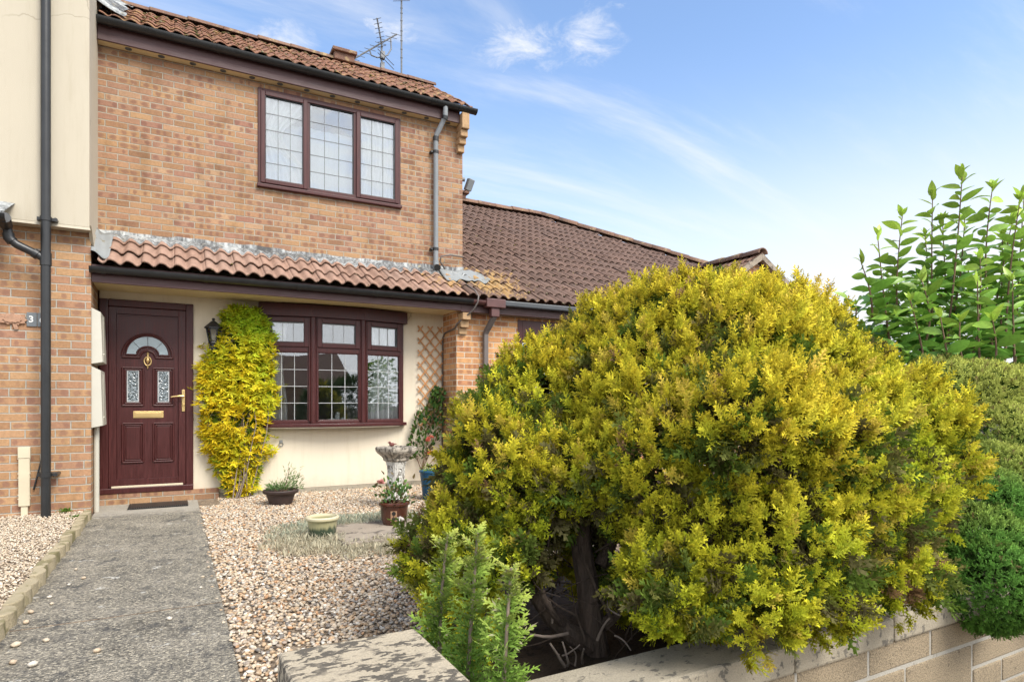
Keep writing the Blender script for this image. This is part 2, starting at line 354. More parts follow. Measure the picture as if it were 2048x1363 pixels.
M['leaf'] = leafmat('foliage', .36, .6, .10); M['leaf_gloss'] = leafmat('glossy_foliage', .3, .36, .4)
M['bark'] = plain('grey_brown_bark', (.085, .06, .045), .9, .45, 14, .012, 35, stretch=(3, 3, .6))
M['twig'] = plain('dead_twig', (.23, .18, .145), .9, .3, 20)
M['stem'] = plain('brown_stem', (.15, .085, .05), .8, .3, 15)
M['teak'] = plain('orange_wood', (.45, .21, .075), .6, .3, 10, .001, 60)
M['tan_stone'] = plain('corbel_brick', (.40, .255, .135), .9, .25, 18, .003, 80)
GOLD_BLOBS = [((2.339, 2.314, 0.827), (0.822, 0.822, 0.822)), ((1.58, 2.67, 0.893), (0.349, 0.349, 0.349)), ((1.349, 2.681, 0.611), (0.217, 0.217, 0.217)), ((1.181, 2.659, 0.429), (0.135, 0.135, 0.135)), ((1.246, 2.453, 0.342), (0.133, 0.133, 0.133)), ((1.676, 2.731, 1.144), (0.206, 0.206, 0.206)), ((1.318, 2.755, 0.786), (0.11, 0.11, 0.11)), ((1.081, 2.542, 0.254), (0.084, 0.084, 0.084)), ((1.041, 2.394, 0.154), (0.088, 0.088, 0.088)), ((1.308, 2.476, 0.823), (0.191, 0.191, 0.191)), ((1.329, 2.374, 0.602), (0.135, 0.135, 0.135)), ((1.156, 2.468, 0.504), (0.149, 0.149, 0.149)), ((1.1, 2.646, 0.418), (0.114, 0.114, 0.114)), ((1.064, 2.722, 0.429), (0.089, 0.089, 0.089)), ((1.178, 2.342, 0.294), (0.109, 0.109, 0.109)), ((1.093, 2.433, 0.271), (0.111, 0.111, 0.111)), ((1.209, 2.279, 0.441), (0.104, 0.104, 0.104)), ((1.212, 2.187, 0.381), (0.08, 0.08, 0.08)), ((1.014, 2.522, 0.356), (0.091, 0.091, 0.091)), ((1.327, 2.306, 0.688), (0.124, 0.124, 0.124)), ((1.353, 2.224, 0.572), (0.088, 0.088, 0.088)), ((1.518, 2.134, 0.749), (0.129, 0.129, 0.129)), ((1.452, 2.284, 0.768), (0.13, 0.13, 0.13)), ((1.958, 2.578, 1.336), (0.226, 0.226, 0.226)), ((2.218, 2.437, 1.401), (0.236, 0.236, 0.236)), ((2.467, 2.302, 1.414), (0.244, 0.244, 0.244)), ((2.715, 2.167, 1.362), (0.231, 0.231, 0.231)), ((2.895, 2.013, 1.181), (0.24, 0.24, 0.24)), ((3.051, 1.814, 0.97), (0.24, 0.24, 0.24)), ((3.155, 1.701, 0.9), (0.188, 0.188, 0.188)), ((2.972, 1.686, 0.697), (0.168, 0.168, 0.168)), ((2.527, 1.586, 0.499), (0.184, 0.184, 0.184)), ((2.596, 1.492, 0.397), (0.119, 0.119, 0.119)), ((2.692, 1.725, 0.778), (0.259, 0.259, 0.259)), ((2.081, 1.487, 0.411), (0.133, 0.133, 0.133)), ((1.773, 1.54, 0.397), (0.127, 0.127, 0.127)), ((1.572, 1.65, 0.379), (0.117, 0.117, 0.117)), ((1.57, 1.765, 0.429), (0.096, 0.096, 0.096)), ((2.01, 1.582, 0.566), (0.217, 0.217, 0.217)), ((1.799, 1.754, 0.574), (0.183, 0.183, 0.183)), ((1.715, 1.913, 0.863), (0.211, 0.211, 0.211)), ((1.918, 1.69, 0.94), (0.26, 0.26, 0.26)), ((2.234, 1.575, 0.858), (0.226, 0.226, 0.226)), ((1.654, 2.231, 0.872), (0.166, 0.166, 0.166))]
CARVE = [((1.076, 1.578, 0.508), (0.14, 0.2, 0.183)), ((1.076, 1.578, 0.363), (0.191, 0.2, 0.191)), ((1.069, 1.582, 0.66), (0.092, 0.2, 0.101)), ((1.129, 1.549, 0.523), (0.11, 0.2, 0.132)), ((0.988, 1.625, 0.409), (0.13, 0.2, 0.156)), ((1.123, 1.553, 0.653), (0.095, 0.2, 0.114)), ((1.189, 1.744, 0.446), (0.155, 0.2, 0.202)), ((1.189, 1.744, 0.285), (0.211, 0.211, 0.211)), ((1.181, 1.748, 0.614), (0.101, 0.2, 0.111)), ((1.248, 1.712, 0.462), (0.121, 0.2, 0.146)), ((1.092, 1.796, 0.336), (0.143, 0.2, 0.172)), ((1.241, 1.716, 0.606), (0.105, 0.2, 0.125)), ((1.302, 1.91, 0.383), (0.17, 0.2, 0.221)), ((1.302, 1.91, 0.208), (0.231, 0.231, 0.231)), ((1.294, 1.915, 0.568), (0.111, 0.2, 0.122)), ((1.367, 1.875, 0.402), (0.133, 0.2, 0.16)), ((1.196, 1.968, 0.263), (0.157, 0.2, 0.188)), ((1.359, 1.879, 0.559), (0.115, 0.2, 0.137)), ((1.415, 2.076, 0.321), (0.185, 0.2, 0.24)), ((1.415, 2.076, 0.13), (0.251, 0.251, 0.251)), ((1.406, 2.081, 0.522), (0.12, 0.2, 0.133)), ((1.486, 2.038, 0.341), (0.145, 0.2, 0.173)), ((1.301, 2.139, 0.19), (0.171, 0.2, 0.205)), ((1.477, 2.043, 0.512), (0.124, 0.2, 0.149)), ((1.528, 2.242, 0.259), (0.2, 0.2, 0.259)), ((1.528, 2.242, 0.053), (0.271, 0.271, 0.271)), ((1.519, 2.248, 0.475), (0.13, 0.2, 0.143)), ((1.605, 2.201, 0.28), (0.156, 0.2, 0.187)), ((1.405, 2.31, 0.118), (0.184, 0.2, 0.221)), ((1.595, 2.206, 0.465), (0.134, 0.2, 0.161))]
GREEN1 = [((4.451, 2.021, 0.715), (0.345, 0.345, 0.345)), ((3.438, 1.604, 0.345), (0.235, 0.235, 0.235)), ((3.339, 1.51, 0.26), (0.206, 0.206, 0.206)), ((3.675, 1.703, 0.518), (0.248, 0.248, 0.248)), ((4.523, 2.096, 1.026), (0.337, 0.337, 0.337)), ((4.326, 2.203, 1.122), (0.257, 0.257, 0.257)), ((4.868, 2.022, 0.958), (0.362, 0.362, 0.362)), ((4.134, 1.852, 0.513), (0.361, 0.361, 0.361)), ((4.047, 1.728, 0.233), (0.333, 0.333, 0.333)), ((4.378, 1.947, 0.755), (0.351, 0.351, 0.351))]
GREEN2 = [((5.721, 2.128, 1.126), (0.333, 0.333, 0.333)), ((5.66, 2.047, 0.764), (0.361, 0.361, 0.361)), ((5.099, 1.897, 0.201), (0.28, 0.28, 0.28)), ((4.933, 1.759, -0.068), (0.282, 0.282, 0.282)), ((5.409, 1.956, 0.433), (0.38, 0.38, 0.38))]
TRUNK = np.array((1.644, 2.237, -0.015))
LIMBS = [((-0.035, 0.007, 0.052), (-0.277, 0.116, 0.322), 0.05, 0.03, 0.06), ((-0.016, -0.003, 0.25), (-0.116, 0.005, 0.501), 0.022, 0.012, 0.08), ((0.04, 0.035, 0.389), (0.325, -0.006, 0.759), 0.03, 0.02, 0.05), ((0.02, -0.011, 0.136), (0.223, 0.049, 0.316), 0.028, 0.018, 0.05), ((-0.029, 0.072, 0.546), (-0.009, 0.289, 0.698), 0.025, 0.015, 0.05), ((-0.154, 0.026, 0.154), (-0.317, -0.056, 0.351), 0.02, 0.01, 0.1), ((0.027, -0.072, 0.176), (-0.11, -0.043, 0.51), 0.009, 0.005, 0.1), ((0.02, 0.046, -0.016), (-0.227, 0.294, -0.01), 0.02, 0.01, 0.05), ((-0.187, 0.272, 0.13), (-0.412, 0.394, 0.106), 0.016, 0.008, 0.04)]
SNAGS = [((-0.264, -0.142, 0.061), (-0.328, -0.13, 0.163), 0.007), ((-0.255, -0.146, 0.065), (-0.284, -0.154, 0.169), 0.006), ((-0.291, -0.138, 0.113), (-0.324, -0.154, 0.149), 0.004), ((-0.278, -0.145, 0.109), (-0.234, -0.203, 0.165), 0.004), ((-0.173, -0.134, 0.054), (-0.197, -0.178, 0.133), 0.006), ((-0.229, -0.161, 0.065), (-0.258, -0.168, 0.149), 0.004), ((-0.189, -0.046, 0.149), (-0.388, -0.074, 0.189), 0.008), ((-0.078, -0.106, 0.12), (-0.044, -0.147, 0.221), 0.007), ((-0.269, -0.025, 0.294), (-0.246, -0.015, 0.193), 0.008), ((-0.07, -0.247, 0.266), (-0.053, -0.142, 0.294), 0.004), ((-0.088, -0.237, 0.185), (-0.096, -0.347, 0.165), 0.004)]
STEMS = [(4.719, 2.387, 1.264, 4.842, 2.321, 2.714), (4.781, 2.468, 1.197, 4.765, 2.476, 2.59), (4.479, 2.575, 1.266, 4.37, 2.634, 2.291), (4.644, 2.599, 1.27, 4.628, 2.608, 2.463), (4.388, 2.681, 1.697, 4.316, 2.72, 2.108), (5.007, 2.516, 1.421, 5.137, 2.445, 2.493), (5.084, 2.246, 1.478, 5.084, 2.246, 2.627), (5.162, 2.204, 1.407, 5.255, 2.153, 2.538), (5.58, 2.318, 1.391, 5.64, 2.286, 2.655), (5.152, 2.323, 1.27, 5.327, 2.228, 2.427), (4.832, 2.269, 1.331, 4.893, 2.236, 2.109), (4.544, 2.426, 1.47, 4.538, 2.429, 1.953), (5.149, 2.552, 1.353, 5.099, 2.58, 2.485), (5.438, 2.168, 1.414, 5.486, 2.142, 2.499), (5.565, 2.099, 1.342, 5.597, 2.082, 2.643), (5.364, 2.322, 1.348, 5.38, 2.313, 2.345), (4.347, 2.305, 1.321, 4.26, 2.352, 1.782), (4.382, 2.172, 1.315, 4.326, 2.203, 1.669), (4.467, 2.126, 1.315, 4.438, 2.142, 1.637), (4.636, 2.034, 1.315, 4.622, 2.042, 1.637), (4.779, 2.184, 1.326, 4.764, 2.192, 1.933), (4.987, 2.072, 1.326, 4.972, 2.08, 1.933), (4.199, 2.727, 1.69, 4.236, 2.707, 1.796), (4.65, 2.71, 1.495, 4.682, 2.692, 2.123), (4.986, 2.698, 1.432, 5.036, 2.671, 2.386)]
SHOOTS = [(0.856, 2.13, 0.628, (0.024, -0.014), 'leftmost of three young green cypress shoots behind the gate pier'), (0.879, 1.958, 0.667, (0.038, -0.021), 'middle one of three young green cypress shoots behind the gate pier'), (0.932, 1.792, 0.578, (0.029, -0.015), 'rightmost of three young green cypress shoots, at the edge of the dark hollow')]
# ------------------------------------------------------------------ ground
def sheet(name, poly, z, mat, kind='structure'):
    o = MB().add([(x, y, z) for x, y in poly], [tuple(range(len(poly)))]).build(name, mat); return tag(o, kind=kind)
sheet('ground', [(-400, -400), (400, -400), (400, 400), (-400, 400)], -.36, M['soil'])
def slab(name, x0, y0, x1, y1, z0, z1, mat):
    return tag(MB().box(x0, y0, z0, x1, y1, z1).build(name, mat), kind='structure')
slab('garden_bed', .245, 1.68, 16, 7.6, -.355, -.012, M['soil'])
slab('gravel_base', .236, 2.2, 3.3, 8.06, -.350, -.008, M['bed'])
sheet('soil', [(2.35 + 1.34*math.cos(t)*(1+.05*math.sin(5*t)), max(1.72, 2.45 + 1.34*math.sin(t)*(1+.04*math.sin(7*t)))) for t in [2*PI*k/60 for k in range(60)]], .001, M['soil'])
slab('side_bed', -6.0, 1.6, -.80, 7.42, -.355, .030, M['bed'])
slab('path', -.705, -.6, .235, 8.06, -.352, 0, M['concrete_path'])
slab('pavement', -60, -2.0, 60, 1.45, -.358, -.30, M['slab'])
slab('road', -80, -9, 80, -2.0, -.359, -.34, M['asphalt'])
slab('path_joint', -.70, 3.80, .23, 3.812, -.02, .0015, M['bed'])

# ------------------------------------------------------------------ tiles
PER = .147
def wave(X, amp): 
    a = 2*PI*X/PER; return amp*(np.sin(a) + .22*np.sin(2*a + .9))
def tile_roof(name, x0, x1, ye, ze, slope, n, gauge, mat, parent, amp=.021, thick=.017, step=.024, xr=None, xl=None, dirn=1, axis='x', seed=1):
    # courses of wavy tiles climbing from the eave; each course is lifted at its lower edge
    rg = np.random.default_rng(seed); ca = 1/math.sqrt(1+slope**2); sa = slope*ca
    pool = Pool(); dx = PER/8
    for i in range(n):
        s0 = i*gauge; s1 = (i+1)*gauge + .05
        a = x0 if xl is None else xl(s0*ca + gauge*.5*ca); b = x1 if xr is None else xr(s0*ca + gauge*.5*ca)
        k0 = math.floor(a/(2*PER)); k1 = math.ceil(b/(2*PER))
        for k in range(k0, k1):     # one tile = two waves
            xa = max(a, k*2*PER); xb = min(b, (k+1)*2*PER)
            if xb - xa < .02: continue
            m = max(3, int(round((xb-xa)/dx))+1); X = np.linspace(xa, xb, m)
            jz = rg.normal(0, .0022); js = rg.normal(0, .004); tl = rg.normal(0, .006)
            W = wave(X, amp) + jz + (X-xa)*tl
            rows = []
            for s, h in ((s0+js, step-thick), (s0+js, step), (s0+js+.012, step+.003), ((s0+s1)/2, step*.55), (s1, .002)):
                w = W + h
                up = ze + s*sa + w*ca; out = s*ca - w*sa
                if axis == 'x': rows.append(np.stack([X, ye + dirn*out, up], 1))
                else: rows.append(np.stack([ye + dirn*out, X, up], 1))
            V = np.concatenate(rows); q = np.arange(m-1); F = []
            for r in range(len(rows)-1):
                F.append(np.stack([r*m+q, r*m+q+1, (r+1)*m+q+1, (r+1)*m+q], 1))
            pool.add(V, np.concatenate(F), np.full((len(V), 3), rg.random()))
    o = pool.build(name, mat, parent)
    m = o.modifiers.new('thickness', 'SOLIDIFY'); m.thickness = .006; m.offset = -1
    return o
def ridge_tiles(name, p, q, rad, mat, parent, length=.42, half=PI*.5):
    p, q = Vector(p), Vector(q); d = q-p; L = d.length; d.normalize(); side = d.cross(Vector((0,0,1))).normalized(); up = side.cross(d)
    n = max(1, round(L/length)); pool = Pool(); rg = np.random.default_rng(5)
    for i in range(n):
        a = p + d*(L*i/n); b = p + d*(L*(i+1)/n + .03); vs = []; j = rg.normal(0, .006)
        for r_, P in ((rad+.012, a), (rad+.012, a+d*.02), (rad, b), (rad-.02, b), (rad-.012, a)):
            for k in range(9):
                t = PI/2 - half + 2*half*k/8; vs.append(tuple(P + side*(math.cos(t)*r_) + up*(math.sin(t)*r_*.85 + j)))
        F = [(r*9+k, r*9+k+1, ((r+1) % 5)*9+k+1, ((r+1) % 5)*9+k) for r in range(5) for k in range(8)]
        pool.add(np.array(vs), np.array(F), np.full((45, 3), rg.random()))
    return pool.build(name, mat, parent)
def gutter(mb, x0, x1, y, z, r=.056):
    n = 10; prof = [(y + math.cos(t)*r, z + math.sin(t)*r) for t in [PI + PI*k/n for k in range(n+1)]]
    inner = [(y + math.cos(t)*(r-.007), z + math.sin(t)*(r-.007)) for t in [2*PI - PI*k/n for k in range(n+1)]]
    poly = [(0, a, b) for a, b in prof + inner]
    mb.extrude(poly, (x0, 0, 0), (x1, 0, 0))
def gutter_band(mb, x, y, z, r, w=.035):
    prof = [(0, y + math.cos(t)*r, z + math.sin(t)*r) for t in [PI + PI*k/12 for k in range(13)]]
    mb.extrude(prof, (x-w/2, 0, 0), (x+w/2, 0, 0))

# ------------------------------------------------------------------ main house
D = 8.07; XL, XR = -.725, 3.585
house = empty('brick_house', (1.4, D, 0), 'two storey buff brick house with dark red door, windows and tiled lean-to canopy', 'house')
def wall_with_holes(mb, x0, x1, z0, z1, y0, y1, holes):
    xs = sorted({x0, x1, *[h[0] for h in holes], *[h[1] for h in holes]}); zs = sorted({z0, z1, *[h[2] for h in holes], *[h[3] for h in holes]})
    for a, b in zip(xs, xs[1:]):
        run = None
        for c, d in zip(zs, zs[1:]):
            hole = any(h[0] <= a and b <= h[1] and h[2] <= c and d <= h[3] for h in holes)
            if hole:
                if run: mb.box(a, y0, run[0], b, y1, run[1]); run = None
            else: run = (run[0], d) if run else (c, d)
        if run: mb.box(a, y0, run[0], b, y1, run[1])
UW = (.889, 2.672, 3.725, 4.918)          # upper window opening
w = MB(); wall_with_holes(w, XL, XR, 2.62, 5.14, D, D+.25, [UW])
w.box(XR-.25, D+.25, 0, XR, 10.9, 5.14); w.box(XL, 10.65, 0, XR-.25, 10.9, 5.14)
w.hexa([(XR-.25, D+.01, 5.141), (XR-.002, D+.01, 5.141), (XR-.002, 10.89, 5.141), (XR-.25, 10.89, 5.141), (XR-.25, 9.35, 6.0), (XR-.002, 9.35, 6.0), (XR-.002, 9.45, 6.0), (XR-.25, 9.45, 6.0)])
w.build('brick_wall', M['brick'], house)
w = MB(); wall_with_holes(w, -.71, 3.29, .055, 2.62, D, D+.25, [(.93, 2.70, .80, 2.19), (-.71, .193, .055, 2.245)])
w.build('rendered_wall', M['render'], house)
w = MB().box(.205, D-.006, -.1, 3.289, D+.1, .052); w.build('plinth', M['coping'], house)
w = MB().box(-.708, D-.045, -.03, .46, D+.08, .118); w.build('door_step', M['brick'], house)
# rooms behind the glass
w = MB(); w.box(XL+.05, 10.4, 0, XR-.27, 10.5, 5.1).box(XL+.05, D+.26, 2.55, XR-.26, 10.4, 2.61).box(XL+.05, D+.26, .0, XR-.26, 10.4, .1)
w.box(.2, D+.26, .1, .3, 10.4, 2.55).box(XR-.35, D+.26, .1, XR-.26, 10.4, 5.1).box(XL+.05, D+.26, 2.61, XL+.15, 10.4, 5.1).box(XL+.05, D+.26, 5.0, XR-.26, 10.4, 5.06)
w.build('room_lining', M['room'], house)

# upper roof
sl = .635
tile_roof('upper_roof', -.70, 3.665, 7.90, 5.235, sl, 6, .305, M['tile_upper'], house, amp=.0155, step=.017, thick=.012, seed=3)
# the hidden back slope
MB().hexa([(-.7, 9.46, 6.17), (3.66, 9.46, 6.17), (3.66, 11.1, 5.1), (-.7, 11.1, 5.1), (-.7, 9.46, 6.20), (3.66, 9.46, 6.20), (3.66, 11.12, 5.13), (-.7, 11.12, 5.13)]).build('rear_roof', M['ridge'], house)
MB().hexa([(-.7, 7.93, 5.19), (3.62, 7.93, 5.19), (3.62, 9.45, 6.15), (-.7, 9.45, 6.15), (-.7, 7.93, 5.21), (3.62, 7.93, 5.21), (3.62, 9.45, 6.17), (-.7, 9.45, 6.17)]).build('roof_underlay', M['black_metal'], house)
ridge_tiles('ridge_tiles', (-.72, 9.44, 6.215), (3.67, 9.44, 6.215), .08, M['ridge'], house)
rv = MB().box(2.08, 9.32, 6.2, 2.38, 9.56, 6.31).box(2.05, 9.28, 6.31, 2.41, 9.60, 6.36); rv.build('ridge_vent', M['ridge'], house, bevel=.008)
w = MB().box(-.72, 7.935, 4.987, 3.485, 7.96, 5.17); w.build('fascia', M['fascia'], house, bevel=.004)
sof = MB().box(-.72, 7.96, 4.992, 3.485, D+.01, 5.006).build('soffit', M['soffit'], house)
for i in range(13):
    x = -.44 + i*.315
    if x > 3.35: break
    v = MB().lathe([(.034, -.004), (.034, 0), (.020, .001)], (x, 8.012, 4.991), 16)
    for q in (-.016, -.005, .006, .017): v.box(x-.024, 8.012+q-.002, 4.984, x+.024, 8.012+q+.002, 4.988)
    v.build('soffit_vent', M['alu'], sof)
g = MB(); gutter(g, -.72, 3.70, 7.875, 5.185, .060); g.lathe([(0.001, 0), (.058, 0)], (0, 0, 0), 4) if False else None
for x in (-.60, .45, 1.45, 2.35, 3.05, 3.45): gutter_band(g, x, 7.875, 5.185, .066)
gutter_band(g, 3.70, 7.875, 5.185, .062, .012)
g.build('gutter', M['gutter'], house, smooth='auto')
px_ = 3.19
dp = MB().tube([(3.245, 7.875, 5.135), (3.245, 7.875, 5.03), (3.235, 7.885, 4.98), (3.165, 7.995, 4.79), (3.157, 8.005, 4.74), (3.157, 8.005, 3.04)], .034, 14)
dp.tube([(3.157, 8.005, 3.06), (3.157, 8.0, 3.0), (3.15, 7.93, 2.955)], .040, 12)
pipe = dp.build('downpipe', M['grey_pipe'], house, smooth='auto')
for z in (4.55, 3.22):
    br = MB(); br.tube([(3.157, 8.005, z-.018), (3.157, 8.005, z+.018)], .041, 14); br.box(3.085, 8.02, z-.014, 3.12, D, z+.014); br.tube([(3.10, 8.0, z), (3.10, 8.05, z)], .016, 8); br.build('pipe_clip', M['gutter'], pipe, smooth='auto')
for a_, b_, r_ in (((3.157, 8.005, 4.70), (3.157, 8.005, 4.76), .041), ((3.237, 7.883, 4.965), (3.245, 7.875, 5.01), .041), ((3.15, 7.94, 2.96), (3.143, 7.90, 2.945), .043)): MB().tube([a_, b_], r_, 14).build('pipe_collar', M['gutter'], pipe, smooth='auto')
co = MB()
for i, (z0, z1, y) in enumerate(((4.90, 5.12, 7.855), (4.805, 4.90, 7.90), (4.72, 4.805, 7.95), (4.62, 4.72, 8.0))): co.box(3.487, y, z0, 3.60 - .004*i, D+.02, z1)
co.build('corbel', M['tan_stone'], house, bevel=.012)

# lean-to canopy
SL = .60; YE = 7.345; ZE = 2.50
tile_roof('canopy_roof', -.66, 3.36, YE, ZE, SL, 3, .30, M['tile_lower'], house, amp=.023, step=.030, seed=8)
w = MB().box(-.722, 7.44, 2.312, 3.285, 7.465, 2.49); w.build('canopy_fascia', M['fascia'], house, bevel=.004)
w = MB().box(-.722, 7.465, 2.330, 3.285, D+.01, 2.345); w.build('canopy_soffit', M['soffit'], house)
g = MB(); gutter(g, -.735, 3.42, 7.385, 2.452, .058)
for x in (-.62, .30, 1.25, 2.15, 2.95): gutter_band(g, x, 7.385, 2.452, .064)
g.build('canopy_gutter', M['gutter'], house, smooth='auto')
# lead flashing: upstand on the brick, apron dressed over the tiles
def flashing():
    X = np.arange(-.722, 3.60, PER/8); rows = []
    tz = lambda y: ZE + (y-YE)*SL
    jag = np.array([.012*math.sin(x*9)+.010*math.sin(x*23+1) for x in X]); sm = np.clip((X-3.1)/.3, 0, 1)
    rows.append(np.stack([X, np.full_like(X, D-.006), 3.0 + .03*np.clip((X-2.8), 0, 1) + jag*.4 - .01*(np.floor(X/1.2) % 2)], 1))
    rows.append(np.stack([X, np.full_like(X, D-.016), np.full_like(X, 2.955)], 1))
    rows.append(np.stack([X, np.full_like(X, D-.03), 2.950 + wave(X, .006)], 1))
    yb = 7.90 + jag; rows.append(np.stack([X, (yb+8.04)/2, tz((yb+8.04)/2)+.034 + wave(X, .018)], 1))
    rows.append(np.stack([X, yb, tz(yb)+.030 + wave(X, .0235)], 1))
    V = np.concatenate(rows); m = len(X); q = np.arange(m-1)
    F = np.concatenate([np.stack([r*m+q, r*m+q+1, (r+1)*m+q+1, (r+1)*m+q], 1) for r in range(4)])
    o = np_mesh('lead_flashing', V, F, M['lead'], house, None, True); s = o.modifiers.new('thickness', 'SOLIDIFY'); s.thickness = .006; s.offset = 0
    # loose wide lead patch dressed on to the neighbouring slope
    nx, ny = 26, 10; P = []
    for j in range(ny):
        for i in range(nx):
            u = i/(nx-1); v = j/(ny-1); x = 3.20 + .62*u + .10*(1-v)*u; y = 8.03 - (.34 - .10*u + .03*math.sin(u*17))*(1-v) + max(0, u-.55)*.25*v
            y = min(y, 8.10) if x > 3.6 else min(y, 8.045)
            P.append((x, y, tz(y)+.045 + .009*math.sin(2*PI*x/PER)*(1-v*.6) + .012*math.sin(x*13+y*17) + .006*math.sin(x*37-y*23) + .06*max(0, v-.8)))
    F = [(j*nx+i, j*nx+i+1, (j+1)*nx+i+1, (j+1)*nx+i) for j in range(ny-1) for i in range(nx-1)]
    o = np_mesh('lead_patch', np.array(P), np.array(F), M['lead_pale'], house, None, True); s = o.modifiers.new('thickness', 'SOLIDIFY'); s.thickness = .006
    # soakers at the left abutment
    P = []
    for j in range(8):
        for i in range(8):
            u = i/7; v = j/7; x = -.722 + .15*u; y = 7.36 + .62*v; P.append((x, y, tz(y)+.045 + .06*(1-u)**2 + .018*math.sin(u*6+v*3)))
    F = [(j*8+i, j*8+i+1, (j+1)*8+i+1, (j+1)*8+i) for j in range(7) for i in range(7)]
    o = np_mesh('lead_soaker', np.array(P), np.array(F), M['lead_pale'], house, None, True); s = o.modifiers.new('thickness', 'SOLIDIFY'); s.thickness = .006
    P = []
    tz2 = lambda y: 5.235 + (y-7.90)*.635
    for j in range(40):
        for i in range(10):
            u = i/9; v = j/39; x = -.728 + (.22+.05*math.sin(v*14))*u; y = 7.91 + 1.45*v; P.append((x, y, tz2(y)+.05 + .10*(1-u)**2 + .022*math.sin(v*34+u*3)*(1-.4*u)))
    F = [(j*10+i, j*10+i+1, (j+1)*10+i+1, (j+1)*10+i) for j in range(39) for i in range(9)]
    o = np_mesh('roof_soaker', np.array(P), np.array(F), M['lead'], house, None, True); s = o.modifiers.new('thickness', 'SOLIDIFY'); s.thickness = .006
M['lead_pale'] = blotchy('pale_lead', (.27, .283, .28), (.19, .20, .20), (.18, .155, .10), .58, 16, bump=.006, bscale=30, fleck=.1)
flashing()
cab = MB().tube([(3.30, 8.02, 2.96), (3.21, 7.98, 3.05), (3.22, 7.97, 3.12), (3.36, 7.99, 3.16), (3.57, 8.02, 3.16)], .011, 8); cab.build('cable', M['brown_pipe'], house, smooth=True)
cab = MB().tube([(3.42, 7.60, 2.70), (3.475, 7.42, 2.59), (3.485, 7.33, 2.50), (3.47, 7.325, 2.42), (3.44, 7.38, 2.33), (3.32, 7.50, 2.20), (3.285, 7.56, 2.16), (3.270, 7.62, 2.10), (3.270, 7.96, 2.07), (3.268, 8.04, 2.0), (3.268, 8.04, .5)], .011, 8); cab.build('cable', M['brown_pipe'], house, smooth=True)

# ------------------------------------------------------------------ windows
def lead_grid(fr, u0, u1, z0, z1, us, zs, d, parent, mat, w=.0065):
    g = MB()
    for u in us: g.fbox(fr, u-w/2, u+w/2, z0, z1, d, d+.004)
    for z in zs: g.fbox(fr, u0, u1, z-w/2, z+w/2, d+.001, d+.005)
    g.build('leading', mat, parent)
def pane(fr, u0, u1, z0, z1, d, parent, nu=2, nz=5, mat=None, glass='glass'):
    MB().fbox(fr, u0-.008, u1+.008, z0-.008, z1+.008, d-.004, d).build('pane', M[glass], parent)
    lead_grid(fr, u0, u1, z0, z1, [u0+(u1-u0)*k/(nu+1) for k in range(1, nu+1)], [z0+(z1-z0)*k/nz for k in range(1, nz)] or [z0+.004, z1-.004], d+.001, parent, mat or M['leading'])
F = fr_x(0, D)
win = MB(); x0, x1, z0, z1 = UW
win.ring(F, x0, x1, z0+.02, z1, .055, -.06, .018); win.fbox(F, 1.425, 1.495, z0+.075, z1-.055, -.06, .012); win.fbox(F, 2.045, 2.115, z0+.075, z1-.055, -.06, .012)
win = win.build('window', M['rosewood'], house, bevel=.005)
for a, b in ((x0+.03, 1.465), (2.075, x1-.03)):
    s = MB().ring(F, a, b, z0+.045, z1-.035, .052, .012, .034); s.build('sash', M['rosewood'], win, bevel=.006)
    b2 = MB().ring(F, a+.05, b-.05, z0+.092, z1-.082, .010, -.004, .024); b2.build('glazing_bead', M['gutter'], win)
    pane(F, a+.060, b-.060, z0+.102, z1-.092, -.001, win, mat=M['leading_dark'])
MB().ring(F, 1.494, 2.046, z0+.074, z1-.054, .009, -.02, .002).build('glazing_bead', M['gutter'], win)
pane(F, 1.503, 2.037, z0+.083, z1-.063, -.018, win, mat=M['leading_dark'])
MB().fbox(F, x0-.012, x1+.012, z0-.012, z0+.028, -.03, .052).build('sill', M['rosewood'], win, bevel=.006)

# bow window
bow = MB(); PT = [(.935, 8.035), (1.505, 7.905), (2.125, 7.905), (2.70, 8.035)]
def seg_frame(i):
    a, b = PT[i], PT[i+1]; L = math.hypot(b[0]-a[0], b[1]-a[1]); u = ((b[0]-a[0])/L, (b[1]-a[1])/L); return (a, u, (u[1], -u[0])), L
ZB, ZT = .855, 2.165
for i in range(3):
    fr, L = seg_frame(i)
    bow.fbox(fr, 0, L, ZB, ZB+.035, -.06, .01); bow.fbox(fr, 0, L, ZT-.03, ZT, -.06, .01)
    bow.fbox(fr, .0, .05, ZB+.035, ZT-.03, -.06, .01); bow.fbox(fr, L-.05, L, ZB+.035, ZT-.03, -.06, .01)
    bow.fbox(fr, .05, L-.05, 1.735, 1.80, -.06, .012)
for x, y in PT[1:3]:
    bow.lathe([(.034, ZB+.002), (.034, ZT-.002)], (x, y-.012, 0), 10)
    for o in (-.043, .043): bow.lathe([(.012, ZB+.03), (.012, ZT-.02)], (x+o, y-.012, 0), 8)
bow = bow.build('window', M['rosewood'], house, bevel=.004)
bow['label'] = 'bow window of three facets with leaded panes'
for i in range(3):
    fr, L = seg_frame(i)
    MB().ring(fr, .048, L-.048, 1.795, ZT-.012, .055, .008, .030).build('sash', M['rosewood'], bow, bevel=.006)
    MB().ring(fr, .10, L-.10, 1.846, ZT-.064, .010, -.006, .022).build('glazing_bead', M['gutter'], bow)
    pane(fr, .11, L-.11, 1.856, ZT-.074, -.003, bow, 2, 1, None, 'glass_bow')
    MB().ring(fr, .048, L-.048, ZB+.03, 1.742, .018, -.012, .006).build('glazing_bead', M['rosewood'], bow, bevel=.004)
    pane(fr, .066, L-.066, ZB+.05, 1.724, -.012, bow, 2, 4, None, 'glass_bow')
